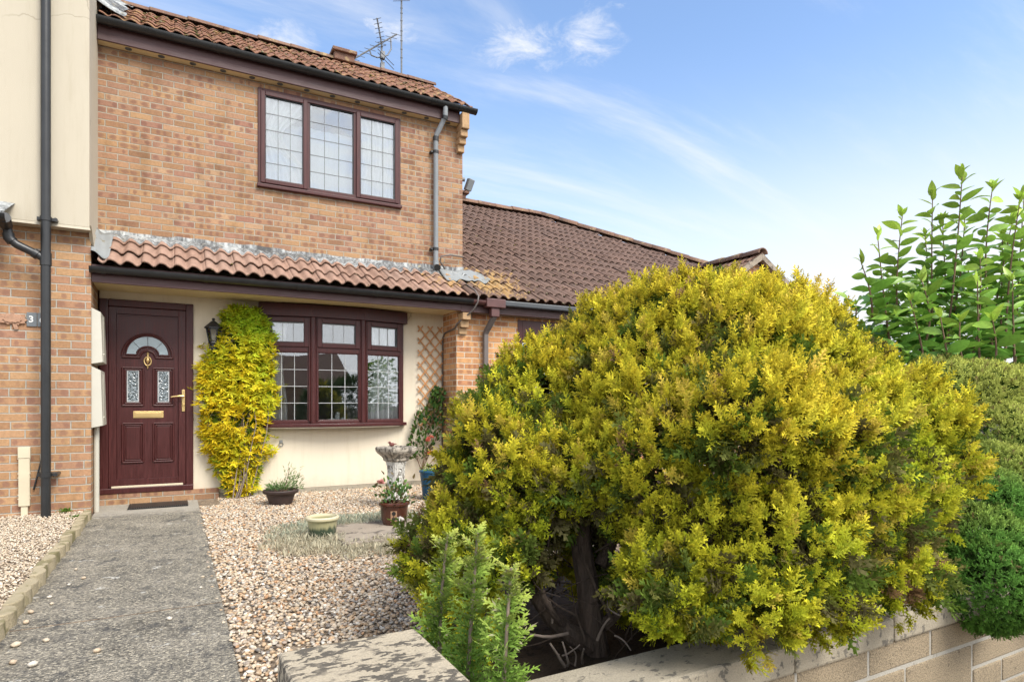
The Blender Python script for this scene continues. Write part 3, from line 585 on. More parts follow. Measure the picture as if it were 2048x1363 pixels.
# lintel board and bowed sill
lint = MB().add([(.891, D+.01, 2.165), (2.746, D+.01, 2.165), (2.746, 7.985, 2.165), (2.14, 7.868, 2.165), (1.49, 7.868, 2.165), (.891, 7.985, 2.165),
                 (.891, D+.01, 2.316), (2.746, D+.01, 2.316), (2.746, 7.985, 2.316), (2.14, 7.868, 2.316), (1.49, 7.868, 2.316), (.891, 7.985, 2.316)],
                [(0,1,2,3,4,5), (11,10,9,8,7,6), (0,6,7,1), (1,7,8,2), (2,8,9,3), (3,9,10,4), (4,10,11,5), (5,11,6,0)])
lint.build('head_board', M['rosewood'], bow, bevel=.004)
sp = [(.90, D+.02), (2.735, D+.02), (2.735, 7.985)] + [(2.735-.2*k*.9175/1, 0) for k in ()]
arc = [(2.735 - 1.835*t, 7.985 - .155*math.sin(PI*t)**.8) for t in [k/16 for k in range(17)]]
MB().extrude([(x, y, 0) for x, y in [(2.735, D+.02)] + arc + [(.90, D+.02)]], (0, 0, .815), (0, 0, ZB)).build('sill', M['rosewood'], bow, bevel=.006)
MB().extrude([(x, y+.02, 0) for x, y in [(2.72, D)] + arc[1:-1] + [(.92, D)]], (0, 0, .80), (0, 0, .814)).build('sill_underside', M['render'], bow)
# inner window board
MB().box(.94, 7.99, .80, 2.69, D+.30, .853).build('window_board', M['room'], bow)

# ------------------------------------------------------------------ door
dr = MB(); F = fr_x(0, D)
dr.fbox(F, -.712, -.630, .135, 2.243, -.05, .03); dr.fbox(F, .120, .196, .135, 2.243, -.05, .03); dr.fbox(F, -.630, .120, 2.165, 2.243, -.05, .03)
dr.fbox(F, -.712, .196, .118, .180, -.08, .055)
door = dr.build('door', M['rosewood'], house, bevel=.008)
lf = MB().fbox(F, -.627, .117, .186, 2.160, -.04, .002); lf.fbox(F, -.553, .044, .27, 2.068, .001, .006)
lf.ring(F, -.627, .117, .186, 2.160, .072, .001, .024, wb=.085)
lf = lf.build('door_leaf', M['rosewood'], door, bevel=.009, seg=3)
MB().fbox(F, -.60, .09, .178, .200, .02, .047).build('weather_bar', M['duct'], door, bevel=.004)
def panel(u0, u1, z0, z1):
    p = MB()
    for k, (ins, d, r_) in enumerate(((0, .010, .011), (.022, .006, .009))):
        a, b, c, e = u0+ins, u1-ins, z0+ins, z1-ins
        for A, B in (((a, c), (b, c)), ((b, c), (b, e)), ((b, e), (a, e)), ((a, e), (a, c))):
            p.tube([(A[0], D-d, A[1]), (B[0], D-d, B[1])], r_, 8)
    p.fbox(F, u0+.035, u1-.035, z0+.035, z1-.035, .003, .013)
    return p
for u0, u1 in ((-.499, -.300), (-.203, -.006)):
    panel(u0, u1, .452, .882).build('moulded_panel', M['rosewood'], door, bevel=.005)
    p = MB()
    for ins, d, r_ in ((0, .010, .011), (.024, .006, .010)):
        a, b, c, e = u0+ins, u1-ins, 1.082+ins, 1.498-ins
        for A, B in (((a, c), (b, c)), ((b, c), (b, e)), ((b, e), (a, e)), ((a, e), (a, c))): p.tube([(A[0], D-d, A[1]), (B[0], D-d, B[1])], r_, 8)
    p.build('glazed_panel', M['rosewood'], door)
    MB().fbox(F, u0+.046, u1-.046, 1.124, 1.468, .002, .0095).build('door_pane', M['obscure'], door)
    MB().ring(F, u0+.042, u1-.042, 1.120, 1.472, .009, .002, .012).build('pane_edge', M['leading'], door)
# fanlight
cx, cz = -.258, 1.615; ro, ri = .246, .075
outl = [(cx+ro*math.cos(t), cz+ro*1.06*math.sin(t)) for t in [PI*k/28 for k in range(29)]]
hub = [(cx-ri*math.cos(t), cz+ri*math.sin(t)) for t in [PI*k/12 for k in range(13)]]
path = outl + [(cx-ri-.0, cz)] + hub[1:] + [outl[0]]
p = MB().tube([(x, D-.010, z) for x, z in path], .013, 8)
sc2 = lambda pts, k: [(cx+(x-cx)*k, cz+.022+(z-cz)*k) for x, z in pts]
out2 = [(cx+(ro-.036)*math.cos(t), cz+.028+(ro-.036)*1.03*math.sin(t)) for t in [PI*k/28 for k in range(29)]]
hub2 = [(cx-(ri+.032)*math.cos(t), cz+.028+(ri+.020)*math.sin(t)) for t in [PI*k/12 for k in range(13)]]
p.tube([(x, D-.007, z) for x, z in out2 + hub2 + [out2[0]]], .011, 8); p.build('fanlight_moulding', M['rosewood'], door)
gl = MB(); n = 28
o3 = [(cx+(ro-.040)*math.cos(t), cz+.032+(ro-.040)*1.03*math.sin(t)) for t in [PI*k/n for k in range(n+1)]]
h3 = [(cx+(ri+.030)*math.cos(t), cz+.032+(ri+.018)*math.sin(t)) for t in [PI*k/n for k in range(n+1)]]
gl.add([(x, D-.0085, z) for x, z in o3 + h3] + [(x, D-.002, z) for x, z in o3 + h3], [(k, k+1, n+2+k, n+1+k) for k in range(n)] + [(2*n+2+k, 3*n+3+k, 3*n+4+k, 2*n+3+k) for k in range(n)] + [(k, 2*n+2+k, 2*n+3+k, k+1) for k in range(n)])
gl.build('fanlight_pane', M['fan_glass'], door)
ld = MB()
for t in (PI*.25, PI*.5, PI*.75): ld.tube([(cx+.09*math.cos(t), D-.009, cz+.03+.08*math.sin(t)), (cx+.205*math.cos(t), D-.009, cz+.03+.21*math.sin(t))], .004, 6)
ld.build('fanlight_leading', M['leading_dark'], door)
kn = MB().lathe([(.004, .075), (.016, .06), (.010, .03), (.020, .0), (.024, -.02), (.012, -.045), (.004, -.05)], (0, 0, 0), 14)
kn.v = [(x*.9+cx, D-.006-abs(y)*.9 if y < 0 else D-.006-y*.1, z+1.60) for x, y, z in kn.v]
kn.tube([(cx+.034*math.cos(t), D-.022, 1.575+.048*math.sin(t)) for t in [2*PI*k/18 + PI/2 for k in range(19)]], .007, 8); kn.tube([(cx, D-.022, 1.53), (cx, D-.022, 1.49)], [.011, .004], 8)
kn.build('knocker', M['brass'], door, smooth='auto')
MB().fbox(F, -.398, -.104, .943, 1.018, .002, .013).fbox(F, -.378, -.124, .957, 1.004, .013, .018).build('letterbox', M['brass'], door, bevel=.004)
hd = MB().fbox(F, .078, .110, 1.012, 1.262, .023, .034); hd.tube([(.094, D-.03, 1.185), (.094, D-.075, 1.185), (.06, D-.08, 1.188), (-.005, D-.078, 1.182), (-.032, D-.072, 1.176)], [.012, .012, .011, .009, .008], 10)
hd.lathe([(.011, -.016), (.011, .016)], (.094, D-.034, 1.085), 12); hd.build('handle', M['brass'], door, bevel=.003, smooth='auto')

# ------------------------------------------------------------------ neighbour on the left
nb = empty('rendered_house', (-1.5, 7.5, 0), 'neighbouring house at the far left with pale render above an orange brick ground floor', 'house')
YJ, YB = 7.30, 7.43
MB().hexa([(-5, YJ, 2.80), (-.724, YJ, 2.81), (-.724, D+.3, 2.81), (-5, D+.3, 2.80), (-5, YJ, 6.6), (-.724, YJ, 6.6), (-.724, D+3, 6.6), (-5, D+3, 6.6)]).build('rendered_wall', M['render_neighbour'], nb, bevel=.012)
MB().hexa([(-5, YJ-.006, 2.795), (-.717, YJ-.006, 2.79), (-.717, YB+.01, 2.79), (-5, YB+.01, 2.795), (-5, YJ-.001, 2.815), (-.722, YJ-.001, 2.815), (-.722, YB+.01, 2.815), (-5, YB+.01, 2.815)]).build('drip_bead', M['render_neighbour'], nb)
MB().hexa([(-.735, YB+.012, 2.70), (-.700, YB+.012, 2.66), (-.700, D-.02, 2.78), (-.735, D-.02, 2.78), (-.735, YJ+.01, 2.84), (-.71, YJ+.01, 2.84), (-.71, D-.02, 2.84), (-.735, D-.02, 2.84)]).build('drip_bead', M['render_neighbour'], nb)
MB().box(-5, YB, -.1, -.725, D+2.5, 2.80).build('brick_wall', M['brick_neighbour'], nb)
PX = -1.061
dp = MB().tube([(PX, 7.245, 6.4), (PX, 7.245, .03)], .040, 16)
pipe = dp.build('downpipe', M['gutter'], nb, smooth='auto')
for z, y in ((2.84, YJ), (.43, YB)):
    br = MB(); br.tube([(PX, 7.245, z-.02), (PX, 7.245, z+.02)], .047, 16); br.box(PX-.07, 7.25, z-.014, PX+.07, y, z+.014); br.tube([(PX+.075, 7.235, z), (PX+.075, y, z)], .018, 8); br.build('pipe_clip', M['gutter'], pipe, smooth='auto')
MB().tube([(PX, 7.245, 2.40), (PX, 7.245, 2.52)], .047, 16).build('pipe_collar', M['gutter'], pipe, smooth='auto')
el = MB().tube([(PX, 7.245, 2.46), (-1.17, 7.25, 2.52), (-1.275, 7.25, 2.57), (-1.335, 7.25, 2.62), (-1.345, 7.245, 2.70), (-1.36, 7.24, 2.76)], .038, 12); el.tube([(-1.12, 7.247, 2.490), (-1.15, 7.25, 2.510)], .046, 12)
el.tube([(-1.31, 7.25, 2.595), (-1.335, 7.25, 2.625), (-1.343, 7.247, 2.67)], .046, 12); el.build('branch_pipe', M['gutter'], nb, smooth='auto')
gt = MB()
for k in range(2): pass
g2 = MB(); gutter(g2, -3.2, -1.315, 7.02, 2.78, .06); g2.tube([(-1.33, 7.03, 2.76), (-1.345, 7.15, 2.74), (-1.355, 7.24, 2.74)], .05, 12); g2.build('porch_gutter', M['gutter'], nb, smooth='auto')
MB().hexa([(-3.2, 7.05, 2.79), (-1.36, 7.05, 2.79), (-1.36, YJ-.002, 2.955), (-3.2, YJ-.002, 2.955), (-3.2, 7.05, 2.81), (-1.36, 7.05, 2.81), (-1.30, YJ-.002, 2.965), (-3.2, YJ-.002, 3.02)]).build('porch_roof', M['lead'], nb)
MB().tube([(-1.105, 7.40, .62), (-1.18, 7.415, .28)], .008, 6).build('cable', M['gutter'], nb)

# ------------------------------------------------------------------ bungalow on the right
bg = empty('bungalow', (6, 7.6, 0), 'brick bungalow with a dark brown hipped tile roof, partly hidden by the golden conifer', 'house')
w = MB(); wall_with_holes(w, 3.29, 11, -.1, 2.34, 7.6, 7.85, [(4.214, 6.2, .9, 2.27)])
w.box(3.29, 7.85, -.1, 3.40, D, 2.34).box(3.60, 12, -.1, 11, 12.2, 2.34).box(10.75, 7.85, -.1, 11, 12, 2.34); w.build('brick_wall', M['brick_bungalow'], bg)
wn = MB(); F2 = fr_x(0, 7.62); wn.ring(F2, 4.216, 6.198, .902, 2.268, .07, -.05, .03, wt=.30); wn.fbox(F2, 4.85, 4.92, .97, 1.97, -.05, .025); wn.fbox(F2, 5.5, 5.57, .97, 1.97, -.05, .025)
wn = wn.build('window', M['rosewood'], bg, bevel=.005)
MB().fbox(F2, 4.27, 6.14, .96, 1.98, -.03, -.022).build('pane', M['glass'], wn)
hipx = lambda y: min(10.3, 7.23 + (11.99 - (YE+y))*1.6)
def left_lim(y): return 3.36 if YE + y < D - .1 else 3.592
tile_roof('tiled_roof', 3.36, 15, YE, ZE, SL, 18, .30, M['tile_bungalow'], bg, amp=.023, step=.030, xr=hipx, xl=left_lim, seed=21)
ry, rz = 11.99, ZE + (11.99-YE)*SL
MB().add([(3.6, 8.0, ZE+.65*SL-.03), (10.3, 8.0, ZE+.65*SL-.03), (10.3, 10.07, ZE+2.73*SL-.05), (7.23, ry, rz-.05), (3.6, ry, rz-.05), (3.6, 16.6, ZE), (10.3, 16.6, ZE)], [(0,1,2,3,4), (4,3,6,5), (3,2,6), (1,6,2)]).build('roof_slopes', M['ridge'], bg)
ridge_tiles('ridge_tiles', (3.6, ry, rz+.035), (7.3, ry, rz+.035), .105, M['ridge'], bg)
ridge_tiles('hip_tiles', (10.35, 10.05, ZE+2.71*SL+.03), (7.23, ry, rz+.035), .11, M['ridge'], bg)
rv = MB().box(4.98, 11.88, rz+.09, 5.36, 12.12, rz+.19).box(4.93, 11.83, rz+.19, 5.42, 12.17, rz+.25); rv.build('ridge_vent', M['ridge'], bg, bevel=.01)
# forward gable
gx, gy = 9.12, 7.55; gz = 3.70
MB().add([(gx, gy, gz), (gx-2.2, gy, gz-1.35), (gx-2.2, 9.5, gz-1.35), (gx, 9.9, gz), (gx+2.2, gy, gz-1.35), (gx+2.2, 9.5, gz-1.35)], [(0,1,2,3), (0,3,5,4)]).build('gable_roof', M['tile_bungalow2'] if 'tile_bungalow2' in M else M['ridge'], bg).modifiers.new('thickness', 'SOLIDIFY').thickness = .05
tile_roof('gable_tiles', gy, 9.7, gx-2.2, gz-1.32, .614, 9, .287, M['ridge'], bg, amp=.02, axis='y', seed=30)
MB().add([(gx, gy+.12, gz-.08), (gx-2.1, gy+.12, gz-1.38), (gx-2.1, gy+.12, -.1), (gx+2.1, gy+.12, -.1), (gx+2.1, gy+.12, gz-1.38)], [(0,1,2,3,4)]).build('gable_wall', M['brick_bungalow'], bg).modifiers.new('thickness', 'SOLIDIFY').thickness = .1
vb = MB()
for s in (-1, 1): vb.hexa([(gx, gy-.02, gz-.06), (gx+s*2.2, gy-.02, gz-1.41), (gx+s*2.2, gy+.06, gz-1.41), (gx, gy+.06, gz-.06), (gx, gy-.02, gz+.05), (gx+s*2.2, gy-.02, gz-1.30), (gx+s*2.2, gy+.06, gz-1.30), (gx, gy+.06, gz+.05)])
vb.build('verge_board', M['slab'], bg)
ridge_tiles('gable_ridge', (gx, gy-.03, gz+.05), (gx, 9.75, gz+.05), .11, M['ridge'], bg)
MB().box(3.285, 7.44, 2.300, 9.5, 7.465, 2.49).build('fascia', M['fascia'], bg, bevel=.004)
MB().box(3.285, 7.465, 2.318, 9.5, 7.61, 2.332).build('soffit', M['tan_stone'], bg)
g = MB(); g.box(3.86, 7.33, 2.40, 9.5, 7.44, 2.475); g.build('gutter', M['dark_pipe'], bg, bevel=.015)
g = MB(); gutter(g, 3.42, 3.60, 7.385, 2.452, .058); g.build('gutter_end', M['maroon'], bg)
MB().box(3.60, 7.315, 2.37, 3.88, 7.445, 2.485).box(3.68, 7.34, 2.25, 3.80, 7.42, 2.37).build('hopper', M['maroon'], bg, bevel=.008)
dp = MB()
for A, B in (((3.74, 7.38, 2.26), (3.70, 7.50, 2.10)), ((3.70, 7.50, 2.11), (3.685, 7.535, 2.04)), ((3.685, 7.535, 2.05), (3.685, 7.535, .0))): dp.tube([A, B], .044, 4, True)
pipe = dp.build('downpipe', M['brown_pipe'], bg, bevel=.006)
MB().box(3.62, 7.49, 1.57, 3.75, 7.6, 1.60).build('pipe_clip', M['maroon'], pipe)
co = MB()
for z0, z1, y in ((2.20, 2.295, 7.44), (2.105, 2.20, 7.50), (2.02, 2.105, 7.555)): co.box(3.31, y, z0, 3.425, 7.62, z1)
co.build('corbel', M['tan_stone'], bg, bevel=.01)

# moss lodged against the lower edges of the tiles
def moss(parent, x0, x1, ye, ze, slope, n, gauge, count, seed, smax=.03):
    rg = np.random.default_rng(seed); bm = bmesh.new(); bmesh.ops.create_icosphere(bm, subdivisions=1, radius=1); T = np.array([p.co[:] for p in bm.verts]); Fm = np.array([[q.index for q in p.verts] for p in bm.faces]); bm.free()
    T = T*np.array([1, .8, .5])*(1 + rg.normal(0, .12, (len(T), 1))); ca = 1/math.sqrt(1+slope**2); x = rg.uniform(x0, x1, count); c = rg.integers(0, n, count); s = (c*gauge + rg.normal(.0, .012, count))*ca
    t = np.stack([x, ye + s, ze + s*slope + wave(x, .016) + .022], 1); V, F_ = instance(T, Fm, basis(np.tile(np.array([0, -slope*.8, 1.0]), (count, 1)), rg.uniform(0, 6, count)), t, rg.uniform(.006, smax, count)*rg.uniform(.5, 1, count))
    C = np.repeat(np.array([(.10, .085, .035), (.16, .13, .05), (.07, .06, .035), (.22, .19, .12)])[rg.integers(0, 4, count)], len(T), 0); o = np_mesh('moss', V, F_, M['moss'], parent, C, True); tag(o, kind='stuff')
M['moss'] = colmat('moss', .95, .1, .003, 150)
moss(house, -.4, 3.6, 7.90, 5.235, .635, 6, .305, 420, 1); moss(house, .0, 3.3, YE, ZE, SL, 2, .30, 60, 2, .02); moss(bg, 3.7, 7.0, YE, ZE, SL, 15, .30, 420, 3)

# ------------------------------------------------------------------ house across the road (seen in the glass)
op = empty('opposite_bungalow', (2, -18, -.3), 'low brick bungalow across the road, mirrored in the bow window', 'house')
w = MB(); wall_with_holes(w, -9, 8, -.35, 2.0, -18, -17.7, [(-6, -4, .8, 2.0), (3, 5.5, .8, 2.0), (-1, 0, -.2, 1.9)]); w.box(-9, -25, -.35, 8, -24.8, 2.3); w.build('wall', M['brick_bungalow'], op)
MB().add([(-9.5, -17.4, 2.0), (8.5, -17.4, 2.0), (8.5, -21.3, 3.9), (-9.5, -21.3, 3.9), (-9.5, -25.3, 2.0), (8.5, -25.3, 2.0)], [(0,1,2,3), (3,2,5,4), (0,3,4), (1,5,2)]).build('roof', M['ridge'], op)
for a, b in ((-6, -4), (3, 5.5)): q = MB().ring(((a, -17.72), (1, 0), (0, 1)), 0, b-a, .8, 2.0, .08, -.05, .03).build('window', M['meter'], op); MB().box(a+.05, -17.78, .85, b-.05, -17.77, 1.95).build('pane', M['glass'], q)
MB().box(-.98, -17.8, -.2, -.02, -17.75, 1.88).build('door', M['rosewood'], op)
# ------------------------------------------------------------------ things on and around the house
def curtain(X0, X1, y, z0, z1, label, mat='curtain', waves=7, amp=.022, taper=0, pull=0):
    nx, nz = 60, 14; P = []
    for j in range(nz):
        v = j/(nz-1); z = z1 + (z0-z1)*v
        for i in range(nx):
            u = i/(nx-1); w = 1 - taper*math.sin(PI*min(1, v*1.15))**2*.9 if taper > 0 else 1
            x = X0 + (X1-X0)*u*w if pull == 0 else X1 - (X1-X0)*(1-u)*w
            P.append((x, y + amp*math.sin(u*waves*2*PI + v*.6) + .006*math.sin(u*31), z))
    Fc = [(j*nx+i, j*nx+i+1, (j+1)*nx+i+1, (j+1)*nx+i) for j in range(nz-1) for i in range(nx-1)]
    o = np_mesh('curtain', np.array(P), np.array(Fc), M[mat], None, None, True); m = o.modifiers.new('thickness', 'SOLIDIFY'); m.thickness = .003
    return tag(o, label, 'curtain', 'curtains in the windows')
curtain(.90, 2.66, 8.20, 3.74, 4.60, 'pale grey net behind the whole upstairs window', 'net', 16, .012)
curtain(.92, 1.55, 8.13, 3.74, 4.9, 'white curtain swept to the left side of the upstairs window', waves=6, taper=.65)
curtain(2.05, 2.66, 8.13, 3.74, 4.9, 'white curtain hanging at the right side of the upstairs window', waves=7, taper=.15, pull=1)
curtain(.94, 1.24, 8.14, .86, 2.16, 'off-white curtain at the left side of the bow window', waves=4, taper=.2)
curtain(2.24, 2.68, 8.14, .86, 2.16, 'white curtain gathered at the right side of the bow window', waves=6, taper=.25, pull=1)
# figurine on the window board: two small white dogs lying together
fg = MB()
def ball(mb, c, r, n=12):
    prof = [(max(.0005, math.sin(PI*k/8)), -math.cos(PI*k/8)) for k in range(9)]; b = len(mb.v); mb.lathe(prof, (0, 0, 0), n)
    for i in range(b, len(mb.v)): x, y, z = mb.v[i]; mb.v[i] = (c[0]+x*r[0], c[1]+y*r[1], c[2]+z*r[2])
for c, r in (((1.76, 8.0, .885), (.075, .035, .030)), ((1.82, 7.99, .93), (.03, .03, .045)), ((1.825, 7.985, .972), (.026, .026, .024)), ((1.70, 8.0, .872), (.03, .025, .018)),
             ((1.875, 7.985, .88), (.03, .025, .025)), ((1.885, 7.98, .912), (.020, .02, .018)), ((1.845, 7.98, .868), (.03, .02, .013)), ((1.808, 7.985, .968), (.008, .01, .017)), ((1.842, 7.985, .968), (.008, .01, .017))): ball(fg, c, r)
tag(fg.build('figurine', M['curtain'], smooth=True), 'small white dog ornament lying on the sill inside the bow window', 'figurine')

# wall lantern
ln = empty('wall_lantern', (.41, D, 1.75), 'black coach lantern on the cream wall right of the front door', 'lantern'); c = (.40, D-.13)
MB().lathe([(.012, 2.085), (.02, 2.072), (.012, 2.055), (.03, 2.045), (.075, 2.0), (.098, 1.975), (.098, 1.965), (.06, 1.963)], (c[0], c[1], 0), 6).build('lamp_hood', M['black_metal'], ln)
cg = MB()
for k in range(6):
    a = 2*PI*k/6; cg.tube([(c[0]+.078*math.cos(a), c[1]+.078*math.sin(a), 1.965), (c[0]+.046*math.cos(a), c[1]+.046*math.sin(a), 1.80)], .006, 6)
cg.lathe([(.05, 1.79), (.054, 1.80), (.05, 1.812), (.03, 1.814)], (c[0], c[1], 0), 6); cg.build('lamp_cage', M['black_metal'], ln)
MB().lathe([(.043, 1.812), (.072, 1.963)], (c[0], c[1], 0), 6).build('lamp_pane', M['glass_lantern'], ln)
MB().lathe([(.012, 1.815), (.022, 1.83), (.024, 1.88), (.012, 1.90)], (c[0], c[1], 0), 12).build('bulb', M['meter'], ln, smooth=True)
MB().tube([(c[0], c[1], 1.80), (c[0]+.005, c[1], 1.74), (c[0]+.02, c[1]+.03, 1.69), (c[0]+.03, D-.03, 1.67), (c[0]+.03, D-.01, 1.70)], [.03, .034, .026, .024, .02], 10).tube([(c[0]+.03, D-.012, 1.58), (c[0]+.03, D-.012, 1.74)], .026, 8).tube([(c[0]+.02, c[1]+.03, 1.69), (c[0]-.02, c[1]-.02, 1.72), (c[0]-.045, c[1], 1.76), (c[0]-.03, c[1], 1.79)], .009, 6).build('wall_bracket', M['black_metal'], ln, smooth='auto')
# tie ring
MB_ = MB().box(1.135, D-.008, .615, 1.172, D, .655); MB_.tube([(1.154+.022*math.cos(t), D-.014, .605+.026*math.sin(t)) for t in [2*PI*k/16 for k in range(17)]], .005, 6)
tag(MB_.build('tie_ring', M['steel'], smooth='auto'), 'small grey metal ring fixed to the cream wall under the bow window', 'wall ring')
sb = MB().box(.835, D-.05, .22, .90, D, .40); tag(sb.build('socket_box', M['grey_pipe'], bevel=.008), 'small grey box low on the cream wall beside the yellow climber', 'wall box')
MB().box(.80, D-.03, -.01, .885, D, .225).build('conduit', M['meter'], bpy.data.objects['socket_box'])
# security camera
cm = empty('security_camera', (3.585, 8.25, 4.2), 'grey security camera on the right edge of the upper brick wall', 'camera')
q = Vector((3.66, 8.22, 3.98)); MB().tube([(3.585, 8.25, 4.30), (3.63, 8.24, 4.335), (3.67, 8.22, 4.335)], .016, 8).tube([(3.63, 8.24, 4.335), (3.69, 8.22, 4.33)], .03, 10).build('bracket', M['grey_pipe'], cm, smooth='auto')
b_ = MB().box(-.045, -.06, -.085, .045, .06, .085); rt = Matrix.Rotation(R(14), 3, 'Y') @ Matrix.Rotation(R(20), 3, 'X'); b_.v = [tuple(rt @ Vector(p) + Vector((3.745, 8.19, 4.255))) for p in b_.v]; b_.build('camera_body', M['grey_pipe'], cm, bevel=.012)
MB().tube([(3.58, 8.25, 4.11), (3.64, 8.23, 4.12), (3.70, 8.2, 4.18)], .006, 6).build('cable', M['gutter'], cm)
# aerials
def yagi(name, label, mast, booms):
    a = empty(name, mast[0], label, 'aerial', 'television aerials above the upper roof'); MB().tube(mast, .016, 8).build('mast', M['alu'], a)
    for p, q_, els, ln_ in booms:
        p, q_ = Vector(p), Vector(q_); MB().tube([p, q_], .013, 6).build('boom', M['alu'], a)
        e = MB(); d = (q_-p).normalized(); side = d.cross(Vector((0, 0, 1))).normalized()
        side = (side*.75 + Vector((.3, .6, .1))).normalized(); side = (side - d*side.dot(d)).normalized()
        for k in range(els): c_ = p + (q_-p)*(.05+.95*k/max(1, els-1)); e.tube([c_-side*ln_/2, c_+side*ln_/2], .005, 5); ball(e, c_, (.016, .016, .016), 6)
        e.build('element_rods', M['alu'], a)
    return a

yagi('tv_aerial', 'tangled lower television aerial leaning over the ridge beside the small ridge vent', [(3.06, 10.2, 5.55), (3.055, 10.2, 7.09)],
     [((2.55, 10.2, 6.71), (3.31, 10.2, 7.35), 9, .30), ((3.05, 10.15, 7.03), (2.92, 10.0, 7.39), 7, .22)])
ex = MB().tube([(2.85, 10.2, 6.96), (2.88, 10.2, 6.88), (2.98, 10.2, 6.87), (3.06, 10.2, 6.9), (3.16, 10.2, 6.96), (3.22, 10.2, 7.08), (3.21, 10.2, 7.25)], .012, 6).box(3.03, 10.15, 6.86, 3.10, 10.22, 6.98).box(3.035, 10.16, 6.66, 3.095, 10.23, 6.80)
ex.tube([(2.93, 10.0, 6.9), (3.3, 10.3, 6.87)], .006, 5).tube([(2.93, 10.0, 6.84), (3.3, 10.3, 6.80)], .006, 5); ex.build('clamp', M['alu'], bpy.data.objects['tv_aerial'])
yagi('tv_aerial', 'tall television aerial on a thin straight mast, cut off by the top edge', [(3.50, 10.5, 5.35), (3.50, 10.5, 8.5)],
     [((3.50, 10.5, 8.12), (3.40, 10.3, 8.50), 6, .42)])
for z in (7.15, 7.3, 7.45, 7.62, 7.8, 7.93, 8.02): kb = MB(); ball(kb, (3.50, 10.5, z), (.022, .022, .022), 8); kb.build('mast_clamp', M['alu'], bpy.data.objects['tv_aerial.001'])

# number tiles and plaque on the neighbour's wall
def txt(ch, x, z, size, y):
    cu = bpy.data.curves.new('numeral', 'FONT'); cu.body = ch; cu.size = size; cu.align_x = 'CENTER'; cu.align_y = 'CENTER'; cu.extrude = .001; cu.offset = .0015
    o = bpy.data.objects.new('numeral', cu); COL.objects.link(o); dg = bpy.context.evaluated_depsgraph_get()
    me = bpy.data.meshes.new_from_object(o.evaluated_get(dg)); bpy.data.objects.remove(o)
    me.transform(Matrix.Translation((x, y, z)) @ Matrix.Rotation(PI/2, 4, 'X')); return me
M['slate'] = plain('grey_slate', (.14, .155, .165), .5, .2, 14, .001, 60); M['white_paint'] = plain('white_paint', (.75, .75, .72), .5, .04, 20)
for ch, x, lb in (('3', -1.195, 'square grey slate tile with a white 3 on the neighbour brick wall'), ('6', -1.112, 'square grey slate tile with a white 6, half behind the black downpipe')):
    t = MB().box(x-.0395, YB-.014, 1.838, x+.0395, YB, 1.972).build('number_tile', M['slate'], bevel=.003); tag(t, lb, 'house number', 'house number tiles'); link('numeral', txt(ch, x-.004, 1.905, .085, YB-.0152), M['white_paint'], t)
lf = [(-.004, .0), (.03, -.004), (.05, -.012), (.06, .004), (.10, .006), (.098, .024), (.122, .040), (.10, .052), (.104, .072), (.072, .074), (.05, .094), (.028, .086), (.010, .108), (-.012, .092), (-.04, .100), (-.055, .080), (-.092, .078), (-.088, .056), (-.118, .040), (-.092, .026), (-.085, .004), (-.045, .004), (-.03, -.01)]
c0 = (-1.345, 1.855); m_ = MB().extrude([(c0[0]+x, 0, c0[1]+z) for x, z in lf], (0, YB-.022, 0), (0, YB, 0)); m_.extrude([(c0[0]+x*.62+.003, 0, c0[1]+.035+(z-.035)*.6) for x, z in lf], (0, YB-.032, 0), (0, YB-.021, 0))
m_.extrude([(c0[0]+.02, 0, c0[1]-.055), (c0[0]+.05, 0, c0[1]-.05), (c0[0]+.035, 0, c0[1]+.01), (c0[0]+.0, 0, c0[1]+.01)], (0, YB-.020, 0), (0, YB-.001, 0))
tag(m_.build('leaf_plaque', plain('carved_clay', (.36, .21, .135), .8, .25, 30, .003, 60), bevel=.003), 'brown leaf shaped plaque on the brick wall left of the number tiles', 'wall plaque')
# meter boxes and covers
def mbox(z0, z1, label, y0=7.46, y1=7.90):
    m = MB().hexa([(-.725, y0, z0), (-.632, y0+.02, z0+.02), (-.632, y1, z0+.02), (-.725, y1, z0), (-.725, y0, z1), (-.648, y0+.02, z1-.04), (-.648, y1, z1-.04), (-.725, y1, z1)])
    m.tube([(-.632, y0+.10, z0+.10), (-.622, y0+.10, z0+.10)], .012, 8); m.box(-.634, y0+.06, z0+.02, -.629, y0+.064, z1-.08)
    return tag(m.build('meter_box', M['meter'], bevel=.012), label, 'meter box', 'cream meter boxes')
mbox(1.50, 2.06, 'upper cream meter box on the side wall left of the front door'); 
lo = mbox(.86, 1.475, 'lower cream meter box with a pipe running down to the path')
MB().tube([(-.695, 7.60, .88), (-.695, 7.60, .0)], .026, 12).build('pipe', M['meter'], lo, smooth='auto')
du = MB().box(-1.292, YB-.045, .13, -1.205, YB, .685).box(-1.296, YB-.05, .585, -1.201, YB, .69).box(-1.275, YB-.035, .0, -1.222, YB, .13)
for z in (.20, .24, .40, .44, .58):
    for x in (-1.294, -1.203): du.box(x-.004, YB-.048, z-.006, x+.004, YB-.03, z+.006)
tag(du.build('pipe_cover', M['duct'], bevel=.005), 'buff plastic pipe cover low on the brick wall left of the black downpipe', 'pipe cover')

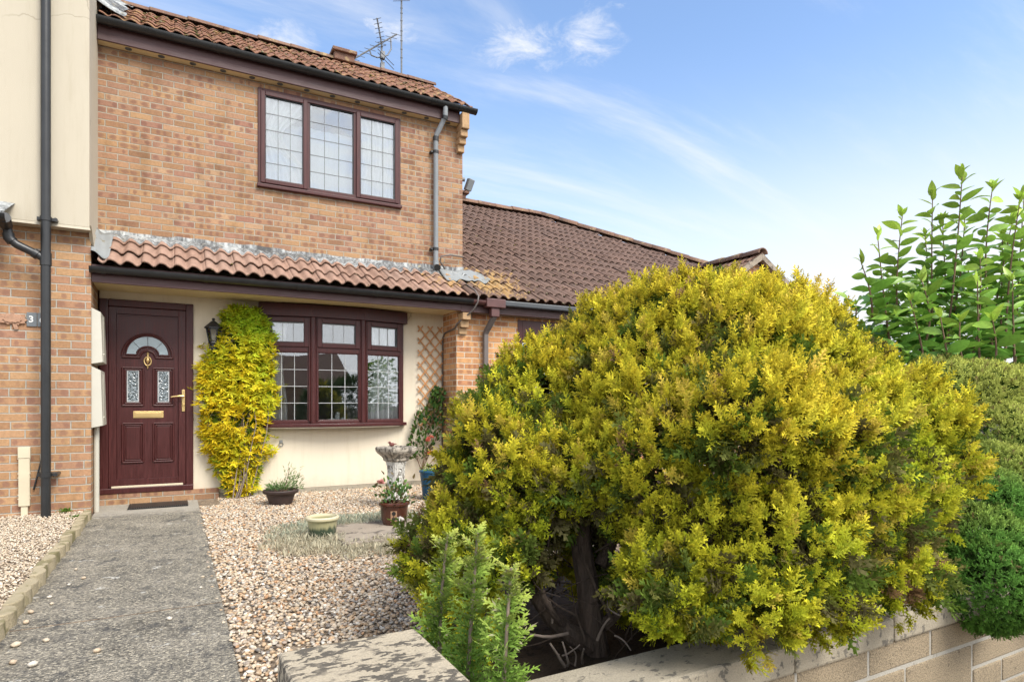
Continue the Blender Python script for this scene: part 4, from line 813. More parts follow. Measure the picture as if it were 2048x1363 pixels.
# ------------------------------------------------------------------ garden
mt = MB().box(-.425, 7.56, .003, .135, 7.93, .012)
for k in range(28): mt.box(-.418+k*.0198, 7.568, .012, -.418+k*.0198+.008, 7.922, .019)
tag(mt.build('doormat', M['black_metal']), 'black ribbed doormat on the pale concrete in front of the door', 'doormat')
o = MB().add([(1.12, 4.72, .018), (1.85, 4.66, .018), (1.92, 5.52, .018), (1.16, 5.55, .018)], [(0,1,2,3)]).build('paving_slab', M['slab'])
o.modifiers.new('thickness', 'SOLIDIFY').thickness = .03; tag(o, 'sunken grey paving slab between the green pot and the brown pot', 'paving slab')

# scalloped edging along the path
def edging():
    mb = MB(); w = .198; n = 10; prof = [(.0, -w/2), (.0, w/2)]
    arc_ = [(.055+.055*math.cos(t), (w/2-.006)*math.sin(t)) for t in [PI/2 - PI*k/n for k in range(n+1)]]
    poly = [(-.018, -w/2+.005, 0), (-.018, w/2-.005, 0)] + [(.0 + .052*math.cos(t), (w/2-.005)*math.sin(t), 0) for t in [PI/2 - PI*k/n for k in range(n+1)]]
    mb.extrude(poly, (0, 0, -.14), (0, 0, .085)); return mb
e0 = edging().build('edging_stone', M['edging'], bevel=.006); tag(e0, 'scalloped concrete edging stone in the row between path and pale gravel', 'edging stone', 'scalloped edging stones along the path')
for i in range(23):
    o = e0 if i == 0 else e0.copy()
    if i: COL.objects.link(o)
    o.location = (-.748 + rng.normal(0, .004), 2.72 + i*.2, rng.normal(0, .006) - .008); o.rotation_euler = (rng.normal(0, .02), rng.normal(0, .025), rng.normal(0, .03))

# gravel as real stones
def ico():
    bm = bmesh.new(); bmesh.ops.create_icosphere(bm, subdivisions=1, radius=1); v = np.array([p.co[:] for p in bm.verts]); f = np.array([[q.index for q in p.verts] for p in bm.faces]); bm.free(); return v, f
IV, IF = ico()
def gravel(name, n, region, z0, smin, smax, tones, probs, label, big=None):
    pool = Pool(); x0, x1, y0, y1 = region[:4]; keep = region[4]
    P = np.stack([rng.uniform(x0, x1, n), rng.uniform(y0, y1, n)], 1); P = P[keep(P[:, 0], P[:, 1])]; n = len(P)
    kinds = rng.integers(0, 14, n)
    for k in range(14):
        T = IV*np.array([1, rng.uniform(.6, .95), rng.uniform(.38, .62)])*(1 + rng.normal(0, .16, (len(IV), 1))); I = np.where(kinds == k)[0]; m = len(I)
        if m == 0: continue
        d = np.stack([rng.normal(0, .28, m), rng.normal(0, .28, m), np.ones(m)], 1); Mx = basis(d, rng.uniform(0, 2*PI, m))
        s = smin + (smax-smin)*rng.beta(1.6, 3, m)
        t = np.concatenate([P[I], (z0 + s*.35 + rng.uniform(-.002, .010, m))[:, None]], 1)
        V, Fq = instance(T, IF, Mx, t, s)
        c = np.array(tones)[rng.choice(len(tones), m, p=probs)]*rng.uniform(.75, 1.2, (m, 1)); C = np.repeat(c, len(T), 0)
        pool.add(V, Fq, C)
    return tag(pool.build(name, M['stone']), label, 'gravel', kind='stuff')
GT = [(.53, .44, .325), (.48, .34, .21), (.42, .245, .13), (.34, .275, .215), (.22, .195, .17), (.60, .54, .45), (.50, .39, .275)]
gravel('gravel', 55000, (.185, 3.3, 2.15, 8.05, lambda x, y: ((x > .243) | (rng.random(len(x)) < .10*(x-.17)/.07)) & (x < 2.3 + .35*(y-2.2)) & ((x-2.35)**2 + (y-2.45)**2 > 1.32**2) & ((y < 7.45) | (x > .44) ) & ~((x > 1.14) & (x < 1.88) & (y > 4.72) & (y < 5.5))), -.008, .0085, .0195, GT, [.28, .2, .09, .11, .05, .13, .14], 'mixed buff and grey flint gravel between the path and the house')
gravel('gravel', 46000, (-3.2, -.775, 2.6, 7.42, lambda x, y: x > -1.0 - .36*y),   .036, .0055, .0125, [(.60, .50, .37), (.54, .425, .30), (.66, .58, .47), (.48, .375, .265), (.32, .26, .2)], [.34, .26, .24, .12, .04], 'pale cream gravel of the bed left of the path')
# loose pebbles on the path
pv = IV*np.array([1, .75, .55])*(1 + np.random.default_rng(3).normal(0, .08, (len(IV), 1)))
for i, (x, y, s) in enumerate([(-.63, 3.55, .024), (-.60, 3.32, .020), (-.52, 3.25, .024), (-.52, 3.56, .018), (-.65, 3.9, .02), (-.62, 4.35, .016), (-.59, 4.2, .015), (-.30, 3.30, .020), (-.02, 3.62, .018), (-.57, 5.0, .014), (-.50, 4.72, .017), (.14, 4.15, .013), (.16, 4.4, .014), (-.66, 4.08, .02), (-.56, 4.6, .013)]):
    m = np_mesh('pebble', pv*s*np.array([1, 1, 1])@np.array(Matrix.Rotation(i*1.3, 3, 'Z')) + np.array([0, 0, 0]), IF, M['stone'], None, np.tile(np.array(GT[[0, 6, 5][i % 3]]), (len(pv), 1)), True)
    m.location = (x, y, s*.5); tag(m, 'small loose pale pebble lying on the grey path', 'pebble', 'loose pebbles on the path')

# pots
def pot(name, c, prof, mat, label, cat='plant pot', inner=.85, group='pots in the gravel'):
    top = prof[-1]; pr = prof + [(top[0]-.014, top[1]+.002), (top[0]-.02, top[1]-.02), (top[0]*.86, top[1]-.035)]
    o = MB().lathe(pr, (c[0], c[1], c[2]), 44).build(name, M[mat], smooth='auto'); return tag(o, label, cat, group)
M['bowl'] = plain('dark_brown_plastic', (.045, .028, .024), .55, .25, 12, .001, 60)
M['blue_glaze'] = blotchy('blue_glaze', (.018, .085, .16), (.014, .065, .13), (.07, .15, .2), .66, 45, bump=.002, rough=.22, fleck=.12)
M['brown_glaze'] = plain('brown_glaze', (.062, .019, .010), .12, .35, 9, .001, 30, spec=.6)
M['compost'] = M['soil']
def greenpot():
    k = NT('green_cream_glaze'); p = k.pos(); z = k.sep(p)[2]; x = k.sep(p)[0]
    drip = k.m_('ADD', z, k.m_('MULTIPLY', k.m_('SUBTRACT', k.noise(k.scale(p, (22, 22, 1)), 2.2, 3), .5), .09))
    c = k.mix(k.step(drip, .095, .135), (.045, .065, .04), (.33, .31, .17)); c = k.mix(k.step(z, .176, .182), c, (.56, .50, .33))
    st = k.m_('GREATER_THAN', k.noise(k.scale(p, (70, 70, 2)), 1.4, 1), .66); c = k.mix(k.m_('MULTIPLY', st, .35), c, (.42, .40, .27))
    return k.pbr(c, .25, None, .5)
M['green_glaze'] = greenpot()
pot('plant_pot', (1.05, 5.13, -.005), [(.085, 0), (.092, .01), (.108, .09), (.114, .165), (.116, .172), (.130, .178), (.132, .196), (.126, .203)], 'green_glaze', 'empty green glazed pot with a pale cream rim amid the silver ground cover', group=None)
bp = pot('plant_pot', (1.70, 5.30, .012), [(.080, 0), (.088, .008), (.112, .10), (.121, .19), (.122, .20), (.137, .206), (.139, .222), (.130, .230)], 'brown_glaze', 'glossy brown glazed pot with a square cream emblem and a small rose in it', group=None)
MB().lathe([(.118, 0), (.118, .002)], (1.70, 5.30, .205), 30).build('compost', M['soil'], bp)
# emblem: a clipped ball tree in a tub on a cream panel
th0 = math.atan2(-.94, -.33); ca_, sa_ = math.cos(th0), math.sin(th0); tx, ty = -sa_, ca_
def epos(u, z, r): rr = .0895 + .155*z + r - .006*abs(u)*10*abs(u)*10*.5; return (1.70 + ca_*rr + tx*u, 5.30 + sa_*rr + ty*u, .012 + z)
def plate(mb, pts, r): b = len(mb.v); mb.v += [epos(u, z, r) for u, z in pts]; mb.f.append(tuple(range(b, len(mb.v))))
em = MB(); plate(em, [(-.027, .075), (.027, .075), (.027, .165), (-.027, .165)], .009); o = em.build('emblem', plain('cream_slip', (.36, .21, .125), .3, .1), bp, recalc=False); o.modifiers.new('thickness', 'SOLIDIFY').thickness = .004
em = MB(); plate(em, [(.017*math.cos(t), .145+.018*math.sin(t)) for t in [2*PI*k/16 for k in range(16)]], .012); plate(em, [(-.003, .11), (.003, .11), (.003, .13), (-.003, .13)], .012); plate(em, [(-.015, .085), (.015, .085), (.017, .108), (-.017, .108)], .012)
em.build('emblem_tree', M['black_metal'], bpy.data.objects['emblem'], recalc=False)
bl = pot('plant_pot', (2.60, 6.72, -.005), [(.092, 0), (.10, .01), (.122, .20), (.138, .315), (.146, .322), (.147, .338), (.141, .345)], 'blue_glaze', 'tall deep blue glazed pot under the trellis in the corner', group=None)
MB().lathe([(.128, 0), (.128, .002)], (2.60, 6.72, .305), 30).build('compost', M['soil'], bl)
bw = pot('bowl_planter', (1.03, 7.22, -.005), [(.105, 0), (.118, .01), (.150, .115), (.178, .128), (.186, .140), (.188, .158), (.182, .165)], 'bowl', 'wide dark brown plastic bowl planter in front of the bow window', 'planter', group=None)
MB().lathe([(.165, 0), (.165, .002)], (1.03, 7.22, .13), 30).build('compost', M['soil'], bw)
# bird bath
bb = empty('bird_bath', (2.08, 6.42, 0), 'grey stone bird bath with a square bowl on a carved waisted pedestal', 'bird bath'); c = (2.08, 6.42)
def sq(mb, prof, n=4, ang=R(45+20)): mb.lathe([(r*1.20, z) for r, z in prof], (c[0], c[1], 0), 4, ang)
q = MB(); sq(q, [(.128, -.01), (.128, .055), (.112, .07), (.105, .10), (.088, .20), (.078, .32), (.080, .42), (.092, .475), (.098, .49)]); ped = q.build('pedestal', M['bath'], bb, bevel=.006)
q = MB()
for t0 in range(4):   # carved roundels and borders standing proud of each face
    a = R(20) + t0*PI/2; nx_, ny_ = math.cos(a), math.sin(a); ux_, uy_ = -ny_, nx_
    def onface(u, z): rr = np.interp(z, [.1, .2, .32, .42, .475], [.105, .088, .078, .080, .092])*1.20*.7071 + .001; return (c[0]+nx_*rr+ux_*u, c[1]+ny_*rr+uy_*u, z)
    for zc, r_ in ((.19, .040), (.285, .030), (.385, .026)): q.tube([onface(r_*math.cos(t), zc + r_*1.25*math.sin(t)) for t in [2*PI*k/14 for k in range(15)]], .006, 6); ball(q, onface(0, zc), (.012, .012, .014), 8)
    for s in (-1, 1): q.tube([onface(s*.058, .12), onface(s*.050, .24), onface(s*.047, .36), onface(s*.052, .46)], .006, 6)
q.build('carving', M['bath'], ped, smooth='auto')
q = MB(); sq(q, [(.105, .49), (.118, .505), (.115, .52), (.150, .56), (.168, .575), (.184, .60), (.187, .632), (.178, .645), (.148, .648), (.132, .625), (.09, .612)]); q.build('bowl', M['bath_top'], bb, bevel=.007)
bd = MB(); B0 = (2.01, 6.345, .652)
for cc, r in (((0, 0, .022), (.030, .018, .020)), ((-.024, 0, .042), (.015, .013, .014)), ((.034, 0, .026), (.022, .007, .006)), ((.0, .010, .024), (.022, .006, .012))): ball(bd, (B0[0]+cc[0], B0[1]+cc[1], B0[2]+cc[2]), r, 12)
bd.lathe([(.005, 0), (.0008, .014)], (0, 0, 0), 8); n8 = len(bd.v)
for i in range(n8-16, n8): x, y, z = bd.v[i]; bd.v[i] = (B0[0]-.036-z, B0[1]+y, B0[2]+.042+x)
for s in (-.007, .007): bd.tube([(B0[0], B0[1]+s, B0[2]+.008), (B0[0], B0[1]+s, B0[2]-.004)], .002, 5)
tag(bd.build('bird_figure', plain('rusty_red', (.14, .04, .03), .6, .3, 30), smooth=True), 'small rust red bird figure perched on the rim of the bird bath', 'bird figure')
sk = MB().tube([(1.585, 4.84, -.01), (1.60, 4.84, .15)], .007, 6)
for k in range(6): a = k*PI/3; ball(sk, (1.602+.02*math.cos(a), 4.84+.02*math.sin(a), .165 + .008*(k % 2)), (.015, .015, .015), 8)
ball(sk, (1.602, 4.84, .18), (.014, .014, .014), 8)
tag(sk.build('garden_stake', plain('pale_resin', (.42, .38, .34), .6, .3, 60), smooth=True), 'short dark stake with a pale flower head in front of the brown pot', 'garden stake')

# trellis
tr = MB(); A = lambda u, v: (2.945 + u, D-.035, .80 + v); Hh, Ww = 1.36, .285; st = .165
for k in range(-2, 10):
    for sgn in (1, -1):
        z0 = k*st if sgn > 0 else k*st + 1.0*Ww*1.16; pts = []
        for t in np.linspace(-.12, 1.12, 2): pts.append((t*Ww, z0 + sgn*t*Ww*1.16))
        (u0, v0), (u1, v1) = pts
        def clip(u, v, uo, vo, lo, hi):
            if v < lo: f = (lo-v)/(vo-v); return u+(uo-u)*f, lo
            if v > hi: f = (v-hi)/(v-vo); return u+(uo-u)*f, hi
            return u, v
        if max(v0, v1) < .02 or min(v0, v1) > Hh-.02: continue
        u0c, v0c = clip(u0, v0, u1, v1, 0, Hh); u1c, v1c = clip(u1, v1, u0c, v0c, 0, Hh)
        d = Vector((u1c-u0c, 0, v1c-v0c)); 
        if d.length < .05: continue
        d.normalize(); nn = Vector((-d.z, 0, d.x))*.0085; y0 = -.030 if sgn > 0 else -.019
        a, b = Vector(A(u0c, v0c)), Vector(A(u1c, v1c))
        tr.hexa([tuple(a-nn+Vector((0, y0+.02, 0))), tuple(b-nn+Vector((0, y0+.02, 0))), tuple(b-nn+Vector((0, y0+.03, 0))), tuple(a-nn+Vector((0, y0+.03, 0))), tuple(a+nn+Vector((0, y0+.02, 0))), tuple(b+nn+Vector((0, y0+.02, 0))), tuple(b+nn+Vector((0, y0+.03, 0))), tuple(a+nn+Vector((0, y0+.03, 0)))])
tag(tr.build('trellis', M['teak']), 'narrow orange wooden diamond trellis on the cream wall right of the bow window', 'trellis')

# ------------------------------------------------------------------ front wall and pier
gw = empty('garden_wall', (4, 1.62, -.3), 'low sandy block wall with flat cast stone copings under the two conifers', 'wall')
def wall_blocks():
    mb = MB(); mo = MB(); X0, X1 = .60, 9; Yf = 1.572
    mo.box(X0, Yf+.004, -.35, X1, Yf+.11, .072); rr = random.Random(4); courses = [(.074, -.039), (-.056, -.163), (-.180, -.288), (-.303, -.36)]
    joints = {0: [.95, 1.55, 2.09, 2.548, 3.012, 3.712, 4.3, 4.8, 5.5, 6.1, 6.8, 7.3, 8.1], 1: [.8, 1.3, 1.75, 2.2, 2.812, 3.37, 3.95, 4.5, 5.2, 5.8, 6.4, 7.1, 7.9], 2: [.9, 1.4, 2.0, 2.5, 3.37, 3.65, 4.25, 4.7, 5.3, 6, 6.7, 7.5], 3: [1.1, 1.7, 2.3, 2.9, 3.5, 4.1, 5, 6, 7, 8]}
    for ci, (z1, z0) in enumerate(courses):
        js = [X0] + joints[ci] + [X1]
        for a, b in zip(js, js[1:]):
            lo = z0
            if ci == 1 and abs(a-2.812) < .01: lo = courses[2][1]         # the tall jumper block
            if ci == 2 and a < 3.3 and b > 2.9: b = 2.806
            j = rr.uniform(0, .004); mb.box(a+.008, Yf-j, lo, b-.008, Yf+.09, z1 - (0 if ci else 0))
    mo.build('mortar', M['mortar'], gw); return mb.build('blocks', M['block'], gw, bevel=.007, seg=2)
wall_blocks()
cs = [(.70, 2.06), (2.066, 2.70), (2.706, 3.33), (3.336, 3.98), (3.986, 4.65), (4.656, 5.3), (5.306, 6.0), (6.006, 6.7), (6.706, 7.4)]
for i, (a, b) in enumerate(cs):
    dz = [0, -.003, .002, -.004, 0, .003, -.002, 0, 0][i]
    if i < 3: cst = MB().box(a, 1.553, .080+dz, b, 1.785, .190+dz)
    else: cst = MB().box(a, 1.56, .078+dz, b, 1.785, .186+dz)
    cst.build('coping_stone', M['coping'], gw, bevel=.012)
pr = empty('gate_pier', (.47, 1.68, -.3), 'square stone gate pier, its thick cap blotched with black lichen, at the wall end', 'pier')
MB().box(.30, 1.50, -.35, .64, 1.86, .285).build('shaft', M['block'], pr, bevel=.008)
cp = MB().hexa([(.258, 1.455, .285), (.682, 1.455, .285), (.682, 1.90, .285), (.258, 1.90, .285), (.264, 1.461, .388), (.676, 1.461, .388), (.676, 1.894, .388), (.264, 1.894, .388)])
cp.build('cap', M['pier'], pr, bevel=.014, seg=3)
# ------------------------------------------------------------------ foliage templates
def norm(v): return v/max(1e-9, np.linalg.norm(v))
def leaflet(p, d, L, W, nrm, t0, t1, out):
    d = norm(d); s = norm(np.cross(nrm, d)); n = np.cross(d, s)
    out[0] += [p, p + d*L*.45 + s*W*.5 + n*L*.06, p + d*L, p + d*L*.45 - s*W*.5 + n*L*.06]; out[1] += [t0, (t0+t1)/2, t1, (t0+t1)/2]
def spray(p, d, nrm, L, W, nb, rg, out, t0=.15, t1=1.0, sub=2):
    # one flat fan: a rachis with alternating branchlets, each ending in scale-leaf tips
    d = norm(d); s = norm(np.cross(nrm, d)); nrm = np.cross(d, s)
    for k in range(nb):
        f = (k+.5)/nb; b = p + d*L*f*.85; sg = 1 if k % 2 else -1; ln = L*(.42*(1-f*.75))*rg.uniform(.8, 1.2)
        dd = norm(d*(.75+.3*f) + s*sg*(.85-.25*f) + nrm*rg.normal(0, .16)); tt = t0 + (t1-t0)*f*.8
        leaflet(b, dd, ln, W, nrm, tt, min(1, tt+.35), out)
        for j in range(sub): leaflet(b + dd*ln*(.35+.35*j), norm(dd + s*(-sg if j == 0 else sg)*.75 + nrm*rg.normal(0, .2)), ln*.55, W*.8, nrm, tt+.1, min(1, tt+.45), out)
    leaflet(p + d*L*.62, d, L*.38, W, nrm, t1*.75, t1, out)
    leaflet(p, d, L*.75, W*.55, nrm, t0, t1*.6, out)
def plume(rg, ns, nb, W, spread=.75, sub=2, L0=.55):
    out = [[], []]
    for i in range(ns):
        f = (i+.6)/ns; az = i*2.4 + rg.uniform(-.4, .4); el = (1-f)*spread + .12
        base = np.array([0, 0, .05 + .55*f]) + rg.normal(0, .02, 3); d = np.array([math.cos(az)*math.sin(el*1.25), math.sin(az)*math.sin(el*1.25), math.cos(el*1.25)])
        nr = norm(np.cross(d, np.array([math.cos(az+PI/2), math.sin(az+PI/2), 0])) + rg.normal(0, .45, 3))
        spray(base, d, nr, L0*rg.uniform(.8, 1.15), W, nb, rg, out, .05 + .25*f, .85 + .15*f, sub)
    V = np.array(out[0]); F = np.arange(len(V)).reshape(-1, 4); return V, F, np.array(out[1])
tg = np.random.default_rng(2)
BIG = [plume(tg, 9, 6, .075) for _ in range(8)]; MID = [plume(tg, 9, 7, .058) for _ in range(4)]
SMALL = [plume(tg, 6, 5, .16, .95, 0, .75) for _ in range(5)]

def lerp(a, b, t): return a + (b-a)*t
def foliage(pool, P, Dr, S, tmpl, base, tip, gam=1.0, N=None):
    # base, tip: (n,3) colours per plume
    n = len(P); kinds = rng.integers(0, len(tmpl), n)
    for k, (T, Fq, tt) in enumerate(tmpl):
        I = np.where(kinds == k)[0]
        if len(I) == 0: continue
        V, F_ = instance(T, Fq, basis(Dr[I], rng.uniform(0, 2*PI, len(I))), P[I], S[I])
        w = (tt[None, :, None]**gam); C = base[I][:, None, :]*(1-w) + tip[I][:, None, :]*w
        C = C*rng.uniform(.82, 1.15, (len(I), len(T)//4)).repeat(4, axis=1)[:, :, None]
        pool.add(V, F_, C.reshape(-1, 3), None if N is None else np.repeat(N[I], len(T), 0))
def blob_points(blobs, dens, depth=0.0, ymax=99):
    # points on the outside of a union of ellipsoids (c, r); returns points, normals
    B = [(np.array(c, float), np.array(r, float)) for c, r in blobs]; PP, NN = [], []
    for i, (c, r) in enumerate(B):
        area = 4*PI*((r[0]*r[1])**1.6/3 + (r[0]*r[2])**1.6/3 + (r[1]*r[2])**1.6/3)**(1/1.6); n = int(area*dens)
        u = rng.normal(0, 1, (n, 3)); u /= np.linalg.norm(u, axis=1, keepdims=True); p = c + u*r*(1-depth); nn = u/r; nn /= np.linalg.norm(nn, axis=1, keepdims=True)
        ok = p[:, 1] < ymax
        for j, (c2, r2) in enumerate(B):
            if j != i: ok &= (((p-c2)/(r2*(1-depth)))**2).sum(1) > .97
        PP.append(p[ok]); NN.append(nn[ok])
    return np.concatenate(PP), np.concatenate(NN)
def nz(P, f, seed):     # smooth pseudo noise in -1..1
    g = np.random.default_rng(seed); out = np.zeros(len(P))
    for _ in range(6): k = g.normal(0, f, 3); out += np.sin(P@k + g.uniform(0, 6.28))
    return out/3.2

# ------------------------------------------------------------------ golden conifer
GC = np.array([2.25, 2.35, 0])
gold = empty('golden_conifer', (1.75, 2.32, -.02), 'huge rounded golden yellow conifer with a dark bare hollow at its lower left', 'conifer')
BL = GOLD_BLOBS
CV = CARVE
def outside_carve(P, grow=1.0):
    ok = np.ones(len(P), bool)
    for c, r in CV: ok &= (((P-np.array(c))/(np.array(r)*grow))**2).sum(1) > 1
    return ok
P, Nn = blob_points(BL, 1350, 0, 3.9); CAMP = np.array([0, 0, 1.1]); away = (Nn*(P-CAMP)).sum(1) > .45; sel = ~away | (rng.random(len(P)) < .22); P, Nn = P[sel], Nn[sel]
ok = outside_carve(P) & (P[:, 2] > .02) & ~((P[:, 2] < .215) & (P[:, 1] > 1.52) & (P[:, 1] < 1.82))
# fewer behind
ok &= (P[:, 1] < 2.9) | (rng.random(len(P)) < .55)
P, Nn = P[ok], Nn[ok]; n = len(P)
lump = np.clip(1.3*nz(P, 15, 1), -1.3, 1); tuft = np.clip(1.4*nz(P, 34, 21), -1.2, 1); P = P + Nn*(.040*lump + .033*tuft + rng.normal(0, .018, n))[:, None]
keep = rng.random(n) < np.clip(.9 + .4*tuft + .2*lump, .25, 1); P, Nn, lump, tuft = P[keep], Nn[keep], lump[keep], tuft[keep]; n = len(P)
up = np.array([0, 0, 1.]); Dr = Nn*.62 + up*.62 + rng.normal(0, .26, (n, 3)) + np.array([-.05, -.15, 0]); low = np.clip((.55-P[:, 2])/.5, 0, 1)[:, None]; Dr -= up*low*.35
S = rng.uniform(.055, .098, n)
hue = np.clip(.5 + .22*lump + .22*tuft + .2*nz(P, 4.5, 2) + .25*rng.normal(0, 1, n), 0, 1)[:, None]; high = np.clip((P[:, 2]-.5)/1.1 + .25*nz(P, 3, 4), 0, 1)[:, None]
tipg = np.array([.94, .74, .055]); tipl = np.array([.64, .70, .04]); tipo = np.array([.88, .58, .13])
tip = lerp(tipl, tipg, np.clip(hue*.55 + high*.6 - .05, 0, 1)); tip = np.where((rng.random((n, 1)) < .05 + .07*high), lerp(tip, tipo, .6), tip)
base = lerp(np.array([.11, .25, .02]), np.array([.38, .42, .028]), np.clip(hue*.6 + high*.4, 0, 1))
br = (nz(P, 7, 6) + rng.normal(0, .45, n) > 1.6)[:, None]; tip = np.where(br, np.array([.42, .25, .12]), tip); base = np.where(br, np.array([.10, .075, .03]), base)
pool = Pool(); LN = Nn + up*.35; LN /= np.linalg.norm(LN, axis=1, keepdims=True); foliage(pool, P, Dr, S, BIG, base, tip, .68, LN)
I = rng.random(n) < .16; foliage(pool, P[I] + Nn[I]*.012, Dr[I] + up*.35 + rng.normal(0, .22, (I.sum(), 3)), rng.uniform(.08, .135, I.sum()), MID, base[I], tip[I], .7, LN[I])
# inner older green and brown growth, coloured darker to put shade in the gaps
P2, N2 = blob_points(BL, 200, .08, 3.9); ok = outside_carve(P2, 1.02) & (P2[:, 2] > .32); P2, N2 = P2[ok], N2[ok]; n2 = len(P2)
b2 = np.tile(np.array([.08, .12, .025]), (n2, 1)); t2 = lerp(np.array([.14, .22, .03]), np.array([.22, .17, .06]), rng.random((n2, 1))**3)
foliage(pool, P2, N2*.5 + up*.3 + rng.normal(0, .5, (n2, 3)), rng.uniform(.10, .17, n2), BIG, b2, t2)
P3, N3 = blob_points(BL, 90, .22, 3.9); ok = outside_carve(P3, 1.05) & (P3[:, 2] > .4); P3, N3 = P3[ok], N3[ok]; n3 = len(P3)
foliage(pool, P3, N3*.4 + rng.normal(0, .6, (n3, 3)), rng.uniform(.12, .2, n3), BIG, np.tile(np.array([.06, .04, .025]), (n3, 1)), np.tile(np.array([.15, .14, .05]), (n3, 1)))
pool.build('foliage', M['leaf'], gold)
def limb(mb, p, q, r0, r1, bend=.05, n=7, seed=0):
    g = np.random.default_rng(seed); p, q = np.array(p, float), np.array(q, float); k = g.normal(0, 1, 3); L = np.linalg.norm(q-p)
    pts = [p + (q-p)*t + k*bend*L*math.sin(PI*t) + g.normal(0, .006*L, 3)*(0 < t < 1) for t in np.linspace(0, 1, n)]
    mb.tube(pts, list(np.linspace(r0, r1, n)), 9); return pts
tk = MB(); T0 = TRUNK
limb(tk, T0, T0 + np.array([-.06, .05, .55]), .058, .045, .03, 8, 1); limb(tk, T0 + np.array([-.06, .05, .53]), T0 + np.array([.05, .15, 1.3]), .045, .025, .05, 8, 2)
tk.build('trunk', M['bark'], gold, smooth='auto')
LB = MB()
for i, (a, b, r0, r1, bd) in enumerate(LIMBS): limb(LB, T0 + np.array(a), T0 + np.array(b), r0, r1, bd, 8, 10+i)
LB.build('branches', M['bark'], gold, smooth='auto')
tw = MB(); g = np.random.default_rng(9)
for i in range(110):
    a = T0 + np.array([g.uniform(-.30, .30), g.uniform(-.1, .5), g.uniform(.0, .75)]); d = np.array([g.normal(-.1, .5), g.normal(-.05, .35), g.normal(.25, .4)]); limb(tw, a, a + norm(d)*g.uniform(.15, .45), g.uniform(.003, .006), .0015, .08, 5, 100+i)
tw.build('dead_twigs', M['bark'], gold)
for i, (a, b, r0) in enumerate(SNAGS): tw = MB(); limb(tw, T0 + np.array(a), T0 + np.array(b), r0, r0*.55, .08, 6, 300+i); tw.build('bare_branch', M['twig'], gold, smooth='auto')

# ------------------------------------------------------------------ clipped green conifers
def clipped(name, blobs, label, loc, seed):
    e = empty(name, loc, label, 'conifer', 'clipped green conifers by the wall'); P, Nn = blob_points(blobs, 4200, 0, 2.6); ok = (P[:, 2] > -.1) & ((Nn[:, 1] < .35) | (Nn[:, 2] > .2)) & ~((P[:, 2] < .20) & (P[:, 1] > 1.53)); P, Nn = P[ok], Nn[ok]; n = len(P)
    P = P + Nn*(.014*nz(P, 14, seed) + .009*nz(P, 30, seed+3) + rng.normal(0, .005, n))[:, None]
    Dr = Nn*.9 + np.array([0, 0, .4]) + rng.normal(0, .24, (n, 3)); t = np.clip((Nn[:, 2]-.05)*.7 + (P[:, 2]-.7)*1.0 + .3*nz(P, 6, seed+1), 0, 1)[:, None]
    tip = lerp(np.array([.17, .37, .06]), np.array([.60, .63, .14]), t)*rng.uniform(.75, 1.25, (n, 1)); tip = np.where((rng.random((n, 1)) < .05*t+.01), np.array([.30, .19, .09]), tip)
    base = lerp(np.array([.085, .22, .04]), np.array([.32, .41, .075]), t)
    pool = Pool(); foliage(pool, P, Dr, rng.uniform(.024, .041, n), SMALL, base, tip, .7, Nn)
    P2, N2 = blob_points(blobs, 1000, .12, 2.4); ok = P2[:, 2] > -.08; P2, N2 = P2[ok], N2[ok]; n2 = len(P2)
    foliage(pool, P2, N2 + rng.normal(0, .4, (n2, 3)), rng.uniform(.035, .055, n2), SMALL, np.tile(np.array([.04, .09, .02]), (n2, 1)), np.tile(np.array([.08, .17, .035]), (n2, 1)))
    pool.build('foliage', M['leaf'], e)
    mb = MB(); c = np.mean([b[0] for b in blobs], 0); limb(mb, (c[0], c[1]+.15, -.05), (c[0], c[1]+.1, 1.0), .06, .03, .03, 6, 5); mb.build('trunk', M['bark'], e)
clipped('clipped_conifer', GREEN1, 'smooth clipped dark green conifer bulging over the wall right of the golden conifer', (4.0, 2.0, 0), 40)
clipped('clipped_conifer', GREEN2, 'second clipped green conifer behind the first, cut off by the right edge of the photo', (5.0, 2.0, 0), 50)

